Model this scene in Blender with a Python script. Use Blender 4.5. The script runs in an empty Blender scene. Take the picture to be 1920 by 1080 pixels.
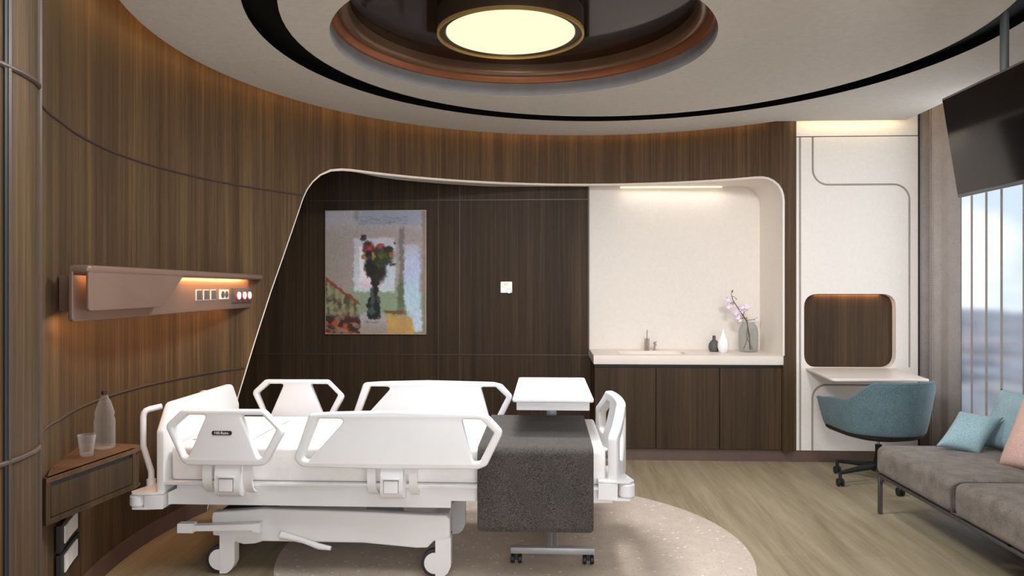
import bpy, bmesh, math, random
from mathutils import Vector, Matrix
from math import sin, cos, pi, radians, hypot

random.seed(4)
S = bpy.context.scene
COL = S.collection

# ------------------------------------------------------------------ colour / materials
def lin(c):
    c = c / 255.0
    return c / 12.92 if c <= 0.04045 else ((c + 0.055) / 1.055) ** 2.4

def rgb(t):
    return (lin(t[0]), lin(t[1]), lin(t[2]), 1.0)

def new_mat(name):
    m = bpy.data.materials.new(name)
    m.use_nodes = True
    nt = m.node_tree
    nt.nodes.clear()
    out = nt.nodes.new('ShaderNodeOutputMaterial')
    return m, nt, out

def noise_factor(nt, scale, sc=1.0, detail=3.0, rough=0.6, distort=0.0):
    tc = nt.nodes.new('ShaderNodeTexCoord')
    mp = nt.nodes.new('ShaderNodeMapping')
    mp.inputs['Scale'].default_value = scale
    nt.links.new(tc.outputs['Object'], mp.inputs['Vector'])
    nz = nt.nodes.new('ShaderNodeTexNoise')
    nz.inputs['Scale'].default_value = sc
    nz.inputs['Detail'].default_value = detail
    nz.inputs['Roughness'].default_value = rough
    nz.inputs['Distortion'].default_value = distort
    nt.links.new(mp.outputs['Vector'], nz.inputs['Vector'])
    return nz.outputs['Fac']

def ramp(nt, fac, stops):
    r = nt.nodes.new('ShaderNodeValToRGB')
    el = r.color_ramp.elements
    while len(el) < len(stops):
        el.new(0.5)
    for e, (p, c) in zip(el, stops):
        e.position = p
        e.color = rgb(c)
    nt.links.new(fac, r.inputs['Fac'])
    return r.outputs['Color']

def plain(name, col, rough=0.5, metal=0.0, spec=0.5, var=0.05, scale=(6, 6, 6), bump=0.0, emit=0.0, coat=0.0):
    m, nt, out = new_mat(name)
    b = nt.nodes.new('ShaderNodeBsdfPrincipled')
    f = noise_factor(nt, scale)
    lo = tuple(max(0, c * (1 - var)) for c in col)
    hi = tuple(min(255, c * (1 + var)) for c in col)
    nt.links.new(ramp(nt, f, [(0.3, lo), (0.7, hi)]), b.inputs['Base Color'])
    b.inputs['Roughness'].default_value = rough
    b.inputs['Metallic'].default_value = metal
    b.inputs['Specular IOR Level'].default_value = spec
    b.inputs['Coat Weight'].default_value = coat
    if emit:
        b.inputs['Emission Color'].default_value = rgb(col)
        b.inputs['Emission Strength'].default_value = emit
    if bump:
        bp = nt.nodes.new('ShaderNodeBump')
        bp.inputs['Strength'].default_value = bump
        bp.inputs['Distance'].default_value = 0.004
        nt.links.new(f, bp.inputs['Height'])
        nt.links.new(bp.outputs['Normal'], b.inputs['Normal'])
    nt.links.new(b.outputs[0], out.inputs['Surface'])
    return m

def emission(name, col, strength):
    m, nt, out = new_mat(name)
    e = nt.nodes.new('ShaderNodeEmission')
    e.inputs['Color'].default_value = rgb(col)
    e.inputs['Strength'].default_value = strength
    nt.links.new(e.outputs[0], out.inputs['Surface'])
    return m

def wood(name, dark, mid, light, axis='z', rough=0.55, gloss=0.2):
    m, nt, out = new_mat(name)
    b = nt.nodes.new('ShaderNodeBsdfPrincipled')
    def sc(k, l):
        return {'z': (k, k, l), 'x': (l, k, k), 'y': (k, l, k)}[axis]
    broad = noise_factor(nt, sc(9, 0.25), 1.0, 2.0, 0.5)
    fine = noise_factor(nt, sc(60, 0.9), 1.0, 4.0, 0.65)
    pores = noise_factor(nt, sc(260, 6), 1.0, 2.0, 0.5)
    a = nt.nodes.new('ShaderNodeMix'); a.inputs[0].default_value = 0.55
    nt.links.new(broad, a.inputs[2]); nt.links.new(fine, a.inputs[3])
    a2 = nt.nodes.new('ShaderNodeMix'); a2.inputs[0].default_value = 0.16
    nt.links.new(a.outputs[0], a2.inputs[2]); nt.links.new(pores, a2.inputs[3])
    nt.links.new(ramp(nt, a2.outputs[0], [(0.34, dark), (0.5, mid), (0.66, light)]), b.inputs['Base Color'])
    b.inputs['Roughness'].default_value = rough
    b.inputs['Specular IOR Level'].default_value = gloss
    bp = nt.nodes.new('ShaderNodeBump')
    bp.inputs['Strength'].default_value = 0.08
    bp.inputs['Distance'].default_value = 0.002
    nt.links.new(fine, bp.inputs['Height'])
    nt.links.new(bp.outputs['Normal'], b.inputs['Normal'])
    nt.links.new(b.outputs[0], out.inputs['Surface'])
    return m

def fabric(name, dark, light, scale=300.0, rough=0.95, bump=0.35, big=0.35, aniso=(1, 1, 1), bigscale=9.0):
    m, nt, out = new_mat(name)
    b = nt.nodes.new('ShaderNodeBsdfPrincipled')
    f = noise_factor(nt, tuple(scale * k for k in aniso), 1.0, 2.0, 0.7)
    g = noise_factor(nt, (bigscale,) * 3, 1.0, 4.0, 0.6)
    mx = nt.nodes.new('ShaderNodeMix'); mx.inputs[0].default_value = big
    nt.links.new(f, mx.inputs[2]); nt.links.new(g, mx.inputs[3])
    nt.links.new(ramp(nt, mx.outputs[0], [(0.36, dark), (0.64, light)]), b.inputs['Base Color'])
    b.inputs['Roughness'].default_value = rough
    b.inputs['Specular IOR Level'].default_value = 0.15
    b.inputs['Sheen Weight'].default_value = 0.15
    bp = nt.nodes.new('ShaderNodeBump')
    bp.inputs['Strength'].default_value = bump
    bp.inputs['Distance'].default_value = 0.003
    nt.links.new(f, bp.inputs['Height'])
    nt.links.new(bp.outputs['Normal'], b.inputs['Normal'])
    nt.links.new(b.outputs[0], out.inputs['Surface'])
    return m

def see_through(name, tint, amount, rough=0.1, body=(230, 230, 230)):
    """thin clear plastic / glass: mostly transparent with a glossy skin"""
    m, nt, out = new_mat(name)
    t = nt.nodes.new('ShaderNodeBsdfTransparent'); t.inputs['Color'].default_value = rgb(tint)
    b = nt.nodes.new('ShaderNodeBsdfPrincipled')
    b.inputs['Base Color'].default_value = rgb(body)
    b.inputs['Roughness'].default_value = rough
    lw = nt.nodes.new('ShaderNodeLayerWeight'); lw.inputs['Blend'].default_value = 0.35
    mr = nt.nodes.new('ShaderNodeMapRange')
    mr.inputs['To Min'].default_value = amount
    mr.inputs['To Max'].default_value = min(1.0, amount + 0.45)
    nt.links.new(lw.outputs['Facing'], mr.inputs['Value'])
    mx = nt.nodes.new('ShaderNodeMixShader')
    nt.links.new(mr.outputs[0], mx.inputs[0])
    nt.links.new(t.outputs[0], mx.inputs[1]); nt.links.new(b.outputs[0], mx.inputs[2])
    nt.links.new(mx.outputs[0], out.inputs['Surface'])
    return m

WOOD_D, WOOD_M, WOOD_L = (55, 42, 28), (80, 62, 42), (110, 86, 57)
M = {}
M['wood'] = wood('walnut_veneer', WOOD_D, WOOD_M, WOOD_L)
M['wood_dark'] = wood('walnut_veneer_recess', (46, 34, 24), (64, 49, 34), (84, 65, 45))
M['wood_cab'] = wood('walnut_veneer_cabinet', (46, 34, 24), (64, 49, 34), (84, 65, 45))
M['wood_x'] = wood('walnut_veneer_cross', (66, 46, 31), (88, 63, 43), (110, 81, 55), axis='x')
M['skirting'] = plain('brown_skirting', (96, 76, 66), 0.5)
M['bronze'] = plain('bronze_metal_trim', (84, 69, 61), 0.45, 0.3)
M['trim_dark'] = plain('dark_trim_line', (62, 50, 45), 0.5, 0.2)
M['headwall'] = plain('taupe_metal_paint', (128, 103, 88), 0.36, 0.25, 0.5, 0.02)
M['ceiling'] = plain('ceiling_plaster', (214, 208, 200), 0.9, 0, 0.2, 0.02, (30, 30, 30))
M['white_panel'] = plain('white_panel_lacquer', (234, 227, 218), 0.6, 0, 0.3, 0.012, (40, 40, 40))
M['groove'] = plain('panel_shadow_groove', (156, 147, 138), 0.7)
M['niche'] = plain('niche_ivory', (234, 226, 217), 0.6, 0, 0.3, 0.012, (40, 40, 40))
M['stone'] = plain('ivory_solid_surface', (228, 218, 208), 0.35, 0, 0.4, 0.012)
M['black_gap'] = plain('black_track', (7, 7, 7), 0.6, 0, 0.1)
M['mirror_brown'] = plain('dark_bronze_mirror', (40, 24, 16), 0.06, 0.0, 0.14, 0.02)
M['copper'] = plain('copper_trim', (158, 98, 64), 0.4, 0.5)
M['bronze_tube'] = plain('bronze_moulding', (128, 98, 74), 0.35, 0.5)
M['recess_grey'] = plain('grey_recess_wall', (138, 136, 134), 0.8)
M['lamp_body'] = plain('bronze_lamp_body', (84, 68, 54), 0.5, 0.3)
M['gold_rim'] = plain('gold_rim', (205, 165, 95), 0.3, 0.7, emit=0.12)
M['bed_white'] = plain('white_bed_plastic', (229, 228, 227), 0.38, 0, 0.45, 0.008)
M['bed_steel'] = plain('white_powder_steel', (226, 226, 226), 0.42, 0, 0.45, 0.01)
M['groove_grey'] = plain('latch_gap_grey', (120, 120, 120), 0.6)
M['linen'] = plain('white_linen', (238, 234, 230), 0.9, 0, 0.2, 0.012, (30, 30, 30), 0.15)
M['grey_steel'] = plain('blue_grey_steel', (150, 158, 166), 0.45, 0.2)
M['dark_box'] = plain('dark_plastic_box', (38, 40, 43), 0.55)
M['tyre'] = plain('black_rubber', (42, 43, 45), 0.7)
M['badge'] = plain('black_badge', (40, 40, 40), 0.5)
M['letters'] = plain('white_lettering', (240, 240, 238), 0.5)
M['throw'] = fabric('charcoal_weave', (30, 28, 26), (98, 92, 86), 300.0, 0.95, 0.6, 0.10, (0.8, 1.3, 1.3))
M['sofa'] = fabric('taupe_velour', (92, 84, 76), (140, 129, 119), 210.0, 0.95, 0.4, 0.45, bigscale=14)
M['teal'] = fabric('teal_wool', (64, 84, 90), (110, 132, 138), 230.0, 0.95, 0.35, 0.2)
M['sky_blue'] = fabric('pale_blue_wool', (118, 146, 153), (166, 191, 197), 240.0, 0.95, 0.35, 0.2)
M['pink'] = fabric('dusty_pink_wool', (190, 152, 138), (226, 190, 176), 220.0, 0.95, 0.35, 0.25)
M['curtain'] = fabric('grey_taupe_curtain', (150, 141, 136), (190, 180, 173), 320.0, 0.95, 0.3, 0.2)
M['stitch'] = plain('pale_stitching', (205, 196, 186), 0.9)
M['seam'] = plain('dark_seam_cord', (84, 78, 72), 0.9)
M['black_plastic'] = plain('black_plastic', (32, 34, 35), 0.5)
M['dark_metal'] = plain('dark_grey_metal', (84, 82, 80), 0.45, 0.4)
M['chrome'] = plain('chrome', (190, 188, 184), 0.18, 1.0)
M['brushed'] = plain('brushed_nickel', (168, 162, 155), 0.3, 0.9)
M['alu'] = plain('grey_aluminium', (176, 178, 180), 0.4, 0.3)
M['tv_frame'] = plain('dark_grey_tv_frame', (92, 92, 92), 0.45, 0.2)
M['tv_glass'] = plain('black_tv_glass', (18, 18, 19), 0.08, 0, 0.6)
M['tv_pole'] = plain('grey_green_pole', (88, 94, 92), 0.45, 0.2)
M['socket_dark'] = plain('socket_grey', (74, 76, 76), 0.6)
M['socket_white'] = plain('socket_white', (226, 222, 216), 0.5)
M['socket_black'] = plain('outlet_frame_black', (34, 36, 38), 0.5)
M['red'] = plain('red_collar', (190, 24, 28), 0.45)
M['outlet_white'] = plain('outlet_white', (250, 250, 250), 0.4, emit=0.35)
M['display'] = plain('lime_display', (226, 240, 160), 0.4, emit=0.3)
M['gasket'] = plain('dial_ring_grey', (110, 108, 104), 0.6)
M['vase_dark'] = plain('charcoal_ceramic', (82, 82, 84), 0.6)
M['vase_white'] = plain('white_ceramic', (248, 248, 246), 0.35)
M['pet'] = see_through('clear_plastic_bottle', (244, 243, 242), 0.07, 0.12, (205, 198, 190))
M['tumbler'] = see_through('clear_tumbler_glass', (248, 247, 246), 0.05, 0.08, (215, 210, 205))
M['vase_glass'] = see_through('smoky_ribbed_glass', (244, 245, 244), 0.07, 0.1, (196, 197, 195))
M['dispenser'] = see_through('clear_dispenser', (226, 220, 214), 0.25, 0.12, (180, 172, 164))
M['cap'] = plain('dark_red_cap', (44, 12, 12), 0.5)
M['bark'] = plain('brown_twig', (82, 58, 46), 0.8)
M['leaf'] = plain('green_leaf', (92, 104, 44), 0.6)
M['bud'] = plain('red_bud', (140, 58, 52), 0.6)
M['petal'] = plain('pale_pink_petal', (246, 230, 239), 0.7, var=0.06, scale=(80, 80, 80))
M['pistil'] = plain('mauve_flower_centre', (150, 100, 110), 0.7)
M['room_rear'] = plain('warm_grey_wall', (160, 148, 136), 0.8)
M['frame_silver'] = plain('champagne_picture_frame', (200, 188, 178), 0.4, 0.3)
M['led_warm'] = emission('warm_cove_led', (255, 200, 136), 15.0)
M['led_cream'] = emission('cream_cove_led', (255, 226, 170), 16.0)
M['led_orange'] = emission('orange_headwall_led', (255, 150, 78), 9.0)
M['led_niche'] = emission('niche_led_line', (255, 246, 196), 1.6)
M['disc'] = emission('lamp_diffuser', (255, 254, 214), 1.02)
M['mullion'] = plain('grey_window_frame', (112, 110, 108), 0.5, 0.2)

# floor: oak planks running into the room
def floor_mat():
    m, nt, out = new_mat('oak_plank_floor')
    b = nt.nodes.new('ShaderNodeBsdfPrincipled')
    tc = nt.nodes.new('ShaderNodeTexCoord')
    mp = nt.nodes.new('ShaderNodeMapping'); mp.inputs['Rotation'].default_value = (0, 0, radians(90))
    nt.links.new(tc.outputs['Object'], mp.inputs['Vector'])
    br = nt.nodes.new('ShaderNodeTexBrick')
    br.inputs['Scale'].default_value = 1.0
    br.inputs['Brick Width'].default_value = 1.5; br.inputs['Row Height'].default_value = 0.19
    br.inputs['Mortar Size'].default_value = 0.0012; br.inputs['Bias'].default_value = 0.0
    br.inputs['Color1'].default_value = (0.35, 0.35, 0.35, 1); br.inputs['Color2'].default_value = (0.65, 0.65, 0.65, 1)
    br.inputs['Mortar'].default_value = (0.25, 0.25, 0.25, 1)
    nt.links.new(mp.outputs['Vector'], br.inputs['Vector'])
    g1 = noise_factor(nt, (11, 0.9, 1), 1.0, 4.0, 0.6, 0.6)
    g2 = noise_factor(nt, (70, 2.5, 1), 1.0, 3.0, 0.6)
    a = nt.nodes.new('ShaderNodeMix'); a.inputs[0].default_value = 0.35
    nt.links.new(g1, a.inputs[2]); nt.links.new(g2, a.inputs[3])
    c = nt.nodes.new('ShaderNodeMix'); c.inputs[0].default_value = 0.22
    nt.links.new(a.outputs[0], c.inputs[2]); nt.links.new(br.outputs['Color'], c.inputs[3])
    nt.links.new(ramp(nt, c.outputs[0], [(0.33, (124, 110, 86)), (0.5, (150, 136, 110)), (0.66, (168, 155, 128))]), b.inputs['Base Color'])
    b.inputs['Roughness'].default_value = 0.55
    b.inputs['Specular IOR Level'].default_value = 0.3
    nt.links.new(b.outputs[0], out.inputs['Surface'])
    return m
M['floor'] = floor_mat()

def terrazzo_mat():
    m, nt, out = new_mat('beige_terrazzo')
    b = nt.nodes.new('ShaderNodeBsdfPrincipled')
    tc = nt.nodes.new('ShaderNodeTexCoord')
    def chips(scale, lo, hi):
        mp = nt.nodes.new('ShaderNodeMapping'); mp.inputs['Scale'].default_value = (scale, scale * 1.5, scale)
        nt.links.new(tc.outputs['Object'], mp.inputs['Vector'])
        v = nt.nodes.new('ShaderNodeTexVoronoi'); v.inputs['Scale'].default_value = 1.0
        nt.links.new(mp.outputs['Vector'], v.inputs['Vector'])
        r = nt.nodes.new('ShaderNodeValToRGB')
        r.color_ramp.elements[0].position = lo; r.color_ramp.elements[0].color = (1, 1, 1, 1)
        r.color_ramp.elements[1].position = hi; r.color_ramp.elements[1].color = (0, 0, 0, 1)
        nt.links.new(v.outputs['Distance'], r.inputs['Fac'])
        return r.outputs['Color'], v.outputs['Color']
    base = ramp(nt, noise_factor(nt, (14, 14, 14)), [(0.3, (196, 180, 164)), (0.7, (208, 193, 177))])
    c1, k1 = chips(17, 0.12, 0.15)
    c2, k2 = chips(40, 0.16, 0.22)
    mx = nt.nodes.new('ShaderNodeMix'); mx.data_type = 'RGBA'
    nt.links.new(c2, mx.inputs[0]); nt.links.new(base, mx.inputs[6])
    mx.inputs[7].default_value = rgb((172, 154, 140))
    mx2 = nt.nodes.new('ShaderNodeMix'); mx2.data_type = 'RGBA'
    nt.links.new(c1, mx2.inputs[0]); nt.links.new(mx.outputs[2], mx2.inputs[6])
    mx2.inputs[7].default_value = rgb((246, 236, 222))
    nt.links.new(mx2.outputs[2], b.inputs['Base Color'])
    b.inputs['Roughness'].default_value = 0.55
    nt.links.new(b.outputs[0], out.inputs['Surface'])
    return m
M['terrazzo'] = terrazzo_mat()

def vcol_mat(name, rough=0.6, emit=0.0):
    m, nt, out = new_mat(name)
    b = nt.nodes.new('ShaderNodeBsdfPrincipled')
    a = nt.nodes.new('ShaderNodeAttribute'); a.attribute_name = 'paint'
    nt.links.new(a.outputs['Color'], b.inputs['Base Color'])
    b.inputs['Roughness'].default_value = rough
    if emit:
        nt.links.new(a.outputs['Color'], b.inputs['Emission Color'])
        b.inputs['Emission Strength'].default_value = emit
    nt.links.new(b.outputs[0], out.inputs['Surface'])
    return m

def sheer_mat(name, tint, opacity):
    m, nt, out = new_mat(name)
    t = nt.nodes.new('ShaderNodeBsdfTransparent'); t.inputs['Color'].default_value = rgb(tint)
    d = nt.nodes.new('ShaderNodeBsdfDiffuse'); d.inputs['Color'].default_value = rgb((235, 234, 232))
    tr = nt.nodes.new('ShaderNodeBsdfTranslucent'); tr.inputs['Color'].default_value = rgb((235, 235, 235))
    a = nt.nodes.new('ShaderNodeMixShader'); a.inputs[0].default_value = 0.5
    nt.links.new(d.outputs[0], a.inputs[1]); nt.links.new(tr.outputs[0], a.inputs[2])
    mx = nt.nodes.new('ShaderNodeMixShader'); mx.inputs[0].default_value = opacity
    nt.links.new(t.outputs[0], mx.inputs[1]); nt.links.new(a.outputs[0], mx.inputs[2])
    nt.links.new(mx.outputs[0], out.inputs['Surface'])
    return m
M['sheer'] = sheer_mat('sheer_voile', (252, 252, 252), 0.22)
def pane_mat():
    m, nt, out = new_mat('softly_rippled_window_glass')
    r = nt.nodes.new('ShaderNodeBsdfRefraction')
    r.inputs['IOR'].default_value = 1.02; r.inputs['Roughness'].default_value = 0.28
    r.inputs['Color'].default_value = rgb((250, 252, 254))
    nt.links.new(r.outputs[0], out.inputs['Surface'])
    return m
M['pane'] = pane_mat()

def sst(a, b, x):
    t = max(0.0, min(1.0, (x - a) / (b - a)))
    return t * t * (3 - 2 * t)

# ------------------------------------------------------------------ mesh building
class MB:
    def __init__(self):
        self.v, self.f = [], []
    def add(self, v, f):
        o = len(self.v)
        self.v += [tuple(p) for p in v]
        self.f += [tuple(i + o for i in q) for q in f]
        return self
    def box(self, x0, x1, y0, y1, z0, z1, r=0.0, seg=3, rot=None, at=None):
        bm = bmesh.new()
        bmesh.ops.create_cube(bm, size=1.0)
        for q in bm.verts:
            q.co = Vector(((x0 + x1) / 2 + q.co.x * (x1 - x0), (y0 + y1) / 2 + q.co.y * (y1 - y0), (z0 + z1) / 2 + q.co.z * (z1 - z0)))
        if r > 0:
            bmesh.ops.bevel(bm, geom=bm.edges[:], offset=r, segments=seg, profile=0.5, affect='EDGES')
        self.bm(bm, rot, at)
        return self
    def bm(self, bm, rot=None, at=None):
        bm.verts.index_update()
        vs = [q.co.copy() for q in bm.verts]
        if rot is not None:
            vs = [rot @ q for q in vs]
        if at is not None:
            vs = [q + Vector(at) for q in vs]
        self.add(vs, [[q.index for q in f.verts] for f in bm.faces])
        bm.free()
    def tube(self, pts, r, n=10, caps=True, closed=False, rx=None, up=None):
        pts = [Vector(p) for p in pts]
        rs = r if isinstance(r, (list, tuple)) else [r] * len(pts)
        m = len(pts)
        prev = None
        vs, fs = [], []
        for i, p in enumerate(pts):
            a = pts[(i - 1) % m] if (i > 0 or closed) else p
            b = pts[(i + 1) % m] if (i < m - 1 or closed) else p
            t = (b - a).normalized()
            if prev is None:
                ref = Vector(up) if up else (Vector((0, 0, 1)) if abs(t.z) < 0.9 else Vector((1, 0, 0)))
                nrm = (ref - t * ref.dot(t)).normalized()
            else:
                nrm = (prev - t * prev.dot(t)).normalized()
            prev = nrm
            bi = t.cross(nrm)
            for k in range(n):
                an = 2 * pi * k / n + pi / n
                vs.append(p + nrm * (cos(an) * rs[i]) + bi * (sin(an) * rs[i] * (rx or 1.0)))
        for i in range(m if closed else m - 1):
            j = (i + 1) % m
            for k in range(n):
                l = (k + 1) % n
                fs.append((i * n + k, i * n + l, j * n + l, j * n + k))
        if caps and not closed:
            fs.append(tuple(range(n)))
            fs.append(tuple((m - 1) * n + k for k in range(n)))
        return self.add(vs, fs)
    def lathe(self, prof, c=(0, 0, 0), n=40, closed=False, axis='z', rib=0.0, nrib=0):
        vs, fs = [], []
        c = Vector(c)
        for (r, h) in prof:
            for k in range(n):
                a = 2 * pi * k / n
                rr = r * (1 + rib * cos(nrib * a)) if rib else r
                p = (rr * cos(a), rr * sin(a), h)
                if axis == 'y':
                    p = (rr * cos(a), h, rr * sin(a))
                elif axis == 'x':
                    p = (h, rr * cos(a), rr * sin(a))
                vs.append(c + Vector(p))
        m = len(prof)
        for i in range(m if closed else m - 1):
            j = (i + 1) % m
            for k in range(n):
                l = (k + 1) % n
                fs.append((i * n + k, i * n + l, j * n + l, j * n + k))
        if not closed:
            if prof[0][0] > 1e-6: fs.append(tuple(range(n)))
            if prof[-1][0] > 1e-6: fs.append(tuple((m - 1) * n + k for k in range(n)))
        return self.add(vs, fs)
    def strip(self, path, half):
        """prism: closed 2D loop list 'path' of points, extruded by vector half*2"""
        h = Vector(half)
        a = [Vector(p) - h for p in path]; b = [Vector(p) + h for p in path]
        n = len(path)
        fs = [(i, (i + 1) % n, n + (i + 1) % n, n + i) for i in range(n)]
        fs += [tuple(range(n)), tuple(range(2 * n - 1, n - 1, -1))]
        return self.add(a + b, fs)
    def grid(self, nu, nv, fn, wrap=False):
        vs = [fn(i / (nu if wrap else nu - 1), j / (nv - 1)) for i in range(nu) for j in range(nv)]
        fs = []
        for i in range(nu if wrap else nu - 1):
            k = (i + 1) % nu
            for j in range(nv - 1):
                fs.append((i * nv + j, k * nv + j, k * nv + j + 1, i * nv + j + 1))
        return self.add(vs, fs)
    def mesh(self, name, angle=38, weld=True):
        me = bpy.data.meshes.new(name)
        me.from_pydata(self.v, [], self.f)
        bm = bmesh.new(); bm.from_mesh(me)
        if weld:
            bmesh.ops.remove_doubles(bm, verts=bm.verts[:], dist=1e-6)
        bmesh.ops.recalc_face_normals(bm, faces=bm.faces[:])
        bm.to_mesh(me); bm.free()
        me.shade_smooth()
        if angle < 180:
            me.set_sharp_from_angle(angle=radians(angle))
        return me
    def build(self, name, mat, parent=None, angle=38, **tags):
        o = bpy.data.objects.new(name, self.mesh(name, angle))
        COL.objects.link(o)
        o.data.materials.append(M[mat] if isinstance(mat, str) else mat)
        if parent is not None:
            par(o, parent)
        for k, val in tags.items():
            o[k] = val
        return o

def par(o, p):
    o.parent = p
    w = Matrix.Translation(p.location) if p.parent is None else p.matrix_parent_inverse.inverted() @ Matrix.Identity(4)
    o.matrix_parent_inverse = Matrix.Translation(world_loc(p)).inverted()

def world_loc(p):
    if p.parent is None:
        return p.location.copy()
    return Vector((0, 0, 0)) if p.type == 'MESH' else p.location.copy()

def thing(name, label, cat, loc, group=None):
    o = bpy.data.objects.new(name, None)
    COL.objects.link(o)
    o.location = loc
    o.empty_display_size = 0.05
    o['label'] = label; o['category'] = cat
    if group: o['group'] = group
    return o

def tag(o, label, cat, group=None, kind=None):
    o['label'] = label; o['category'] = cat
    if group: o['group'] = group
    if kind: o['kind'] = kind
    return o

def struct(o):
    o['kind'] = 'structure'
    return o

def dup(root, delta, label=None):
    r = root.copy(); COL.objects.link(r)
    r.location = root.location + Vector(delta)
    if label: r['label'] = label
    for ch in list(root.children):
        c = ch.copy(); COL.objects.link(c); c.parent = r
        for g in ch.children:
            d = g.copy(); COL.objects.link(d); d.parent = c
    return r

def fillet(pts, r, n=5):
    """round the corners of a closed polygon; r may be one radius or a list"""
    out = []
    m = len(pts)
    rs = r if isinstance(r, (list, tuple)) else [r] * m
    for i in range(m):
        p = Vector(pts[i]); a = Vector(pts[i - 1]); b = Vector(pts[(i + 1) % m])
        da, db = (a - p), (b - p)
        ang = da.angle(db)
        d = min(rs[i] / max(math.tan(ang / 2), 1e-3), da.length * 0.48, db.length * 0.48)
        if rs[i] <= 0 or ang > 3.1:
            out.append(tuple(p)); continue
        s, e = p + da.normalized() * d, p + db.normalized() * d
        for k in range(n + 1):
            t = k / n
            out.append(tuple((s * (1 - t) ** 2) + p * (2 * t * (1 - t)) + e * t * t))
    return out

def rrect(x0, x1, y0, y1, r, n=6):
    return fillet([(x0, y0), (x1, y0), (x1, y1), (x0, y1)], r, n)

def plate(outline, holes, thick, bevel, fn, cuts=(), mb=None):
    """flat plate with holes: 2D outline filled, extruded and edge-rounded, then mapped to space by fn(u, v, w)"""
    cu = bpy.data.curves.new('plate', 'CURVE')
    cu.dimensions = '2D'; cu.fill_mode = 'BOTH'
    cu.extrude = max(thick / 2 - bevel, 0.0001)
    cu.bevel_depth = bevel; cu.bevel_resolution = 2
    if bevel: cu.offset = -bevel
    for lp in [outline] + list(holes):
        sp = cu.splines.new('POLY'); sp.points.add(len(lp) - 1)
        for q, p in zip(sp.points, lp):
            q.co = (p[0], p[1], 0, 1)
        sp.use_cyclic_u = True
    o = bpy.data.objects.new('plate', cu)
    COL.objects.link(o)
    bpy.context.view_layer.update()
    me = bpy.data.meshes.new_from_object(o.evaluated_get(bpy.context.evaluated_depsgraph_get()))
    bm = bmesh.new(); bm.from_mesh(me)
    bmesh.ops.remove_doubles(bm, verts=bm.verts[:], dist=1e-5)
    for c in cuts:
        bmesh.ops.bisect_plane(bm, geom=bm.verts[:] + bm.edges[:] + bm.faces[:], plane_co=(c, 0, 0), plane_no=(1, 0, 0))
    for q in bm.verts:
        q.co = Vector(fn(q.co.x, q.co.y, q.co.z))
    bpy.data.objects.remove(o); bpy.data.curves.remove(cu); bpy.data.meshes.remove(me)
    mb = mb or MB()
    mb.bm(bm)
    return mb

def text_mesh(body, size, fn, thick=0.0006):
    cu = bpy.data.curves.new('txt', 'FONT')
    cu.body = body; cu.size = size; cu.extrude = thick
    cu.align_x = 'CENTER'; cu.align_y = 'CENTER'
    o = bpy.data.objects.new('txt', cu); COL.objects.link(o)
    bpy.context.view_layer.update()
    me = bpy.data.meshes.new_from_object(o.evaluated_get(bpy.context.evaluated_depsgraph_get()))
    bm = bmesh.new(); bm.from_mesh(me)
    for q in bm.verts:
        q.co = Vector(fn(q.co.x, q.co.y, q.co.z))
    bpy.data.objects.remove(o); bpy.data.curves.remove(cu); bpy.data.meshes.remove(me)
    mb = MB(); mb.bm(bm)
    return mb

def arc(cx, cy, r, a0, a1, n):
    return [(cx + r * cos(radians(a0 + (a1 - a0) * i / n)), cy + r * sin(radians(a0 + (a1 - a0) * i / n))) for i in range(n + 1)]

# ------------------------------------------------------------------ room shell
CX, CY, R = 0.33, 3.78, 2.45
def WP(th, z, off=0.0):
    a = radians(th)
    return (CX + (R - off) * cos(a), CY + (R - off) * sin(a), z)

struct(MB().box(-3.2, 3.4, -1.8, 7.0, -0.08, 0.0).build('floor', 'floor'))
o = MB().lathe([(0, 0.0005), (1.2, 0.0005), (1.2, 0.003), (0, 0.003)], (-0.16, 3.82, 0), 128).build('trim_1', 'terrazzo')
struct(o)

# curved wood wall with the arched opening: rim path as (angle, height)
RIM = [(166.7, 0.0), (163.4, 0.33), (160.1, 0.66), (156.8, 0.99), (153.5, 1.32), (150.2, 1.64), (147.6, 1.91), (146.9, 1.985),
       (146.1, 2.05), (145.0, 2.11), (143.4, 2.17), (141.25, 2.215), (139.0, 2.232), (136.9, 2.237)]
RIM += [(136.9 - 4 * i, 2.237 - 0.001 * i) for i in range(1, 20)] + [(57.5, 2.219), (56.05, 2.215), (55.0, 2.203), (54.1, 2.18), (53.2, 2.145), (52.65, 2.105), (52.35, 2.06), (52.26, 2.02)]
def zopen(th):
    if th >= RIM[0][0] or th < 52.26: return 0.0
    for (a, za), (b, zb) in zip(RIM, RIM[1:]):
        if b <= th <= a:
            return za + (zb - za) * (a - th) / max(a - b, 1e-6)
    return 0.0
WEXT = [(-1.74, 2.41), (-1.772, 2.465), (-1.803, 2.525), (-1.847, 2.615), (-1.888, 2.71)]   # the curve straightens towards the corner
ths = sorted(set([203 - 0.75 * i for i in range(0, 48)] + [t for t, _ in RIM]), reverse=True)
ths = [t for t in ths if t >= 52.26]
mb = MB()
w0 = WP(203, 0)
for a, b in zip(WEXT, WEXT[1:] + [w0]):
    mb.add([(a[0], a[1], 0), (b[0], b[1], 0), (b[0], b[1], 3.0), (a[0], a[1], 3.0)], [(0, 1, 2, 3)])
for a, b in zip(ths, ths[1:]):
    za, zb = zopen(a), zopen(b)
    mb.add([WP(a, za), WP(b, zb), WP(b, 3.0), WP(a, 3.0)], [(0, 1, 2, 3)])
e0 = WP(52.26, 0)
mb.add([(e0[0], e0[1], 0.09), (1.943, 5.772, 0.09), (1.943, 5.772, 3.0), (e0[0], e0[1], 3.0)], [(0, 1, 2, 3)])
struct(mb.build('wall_left', 'wood', angle=180))

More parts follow.
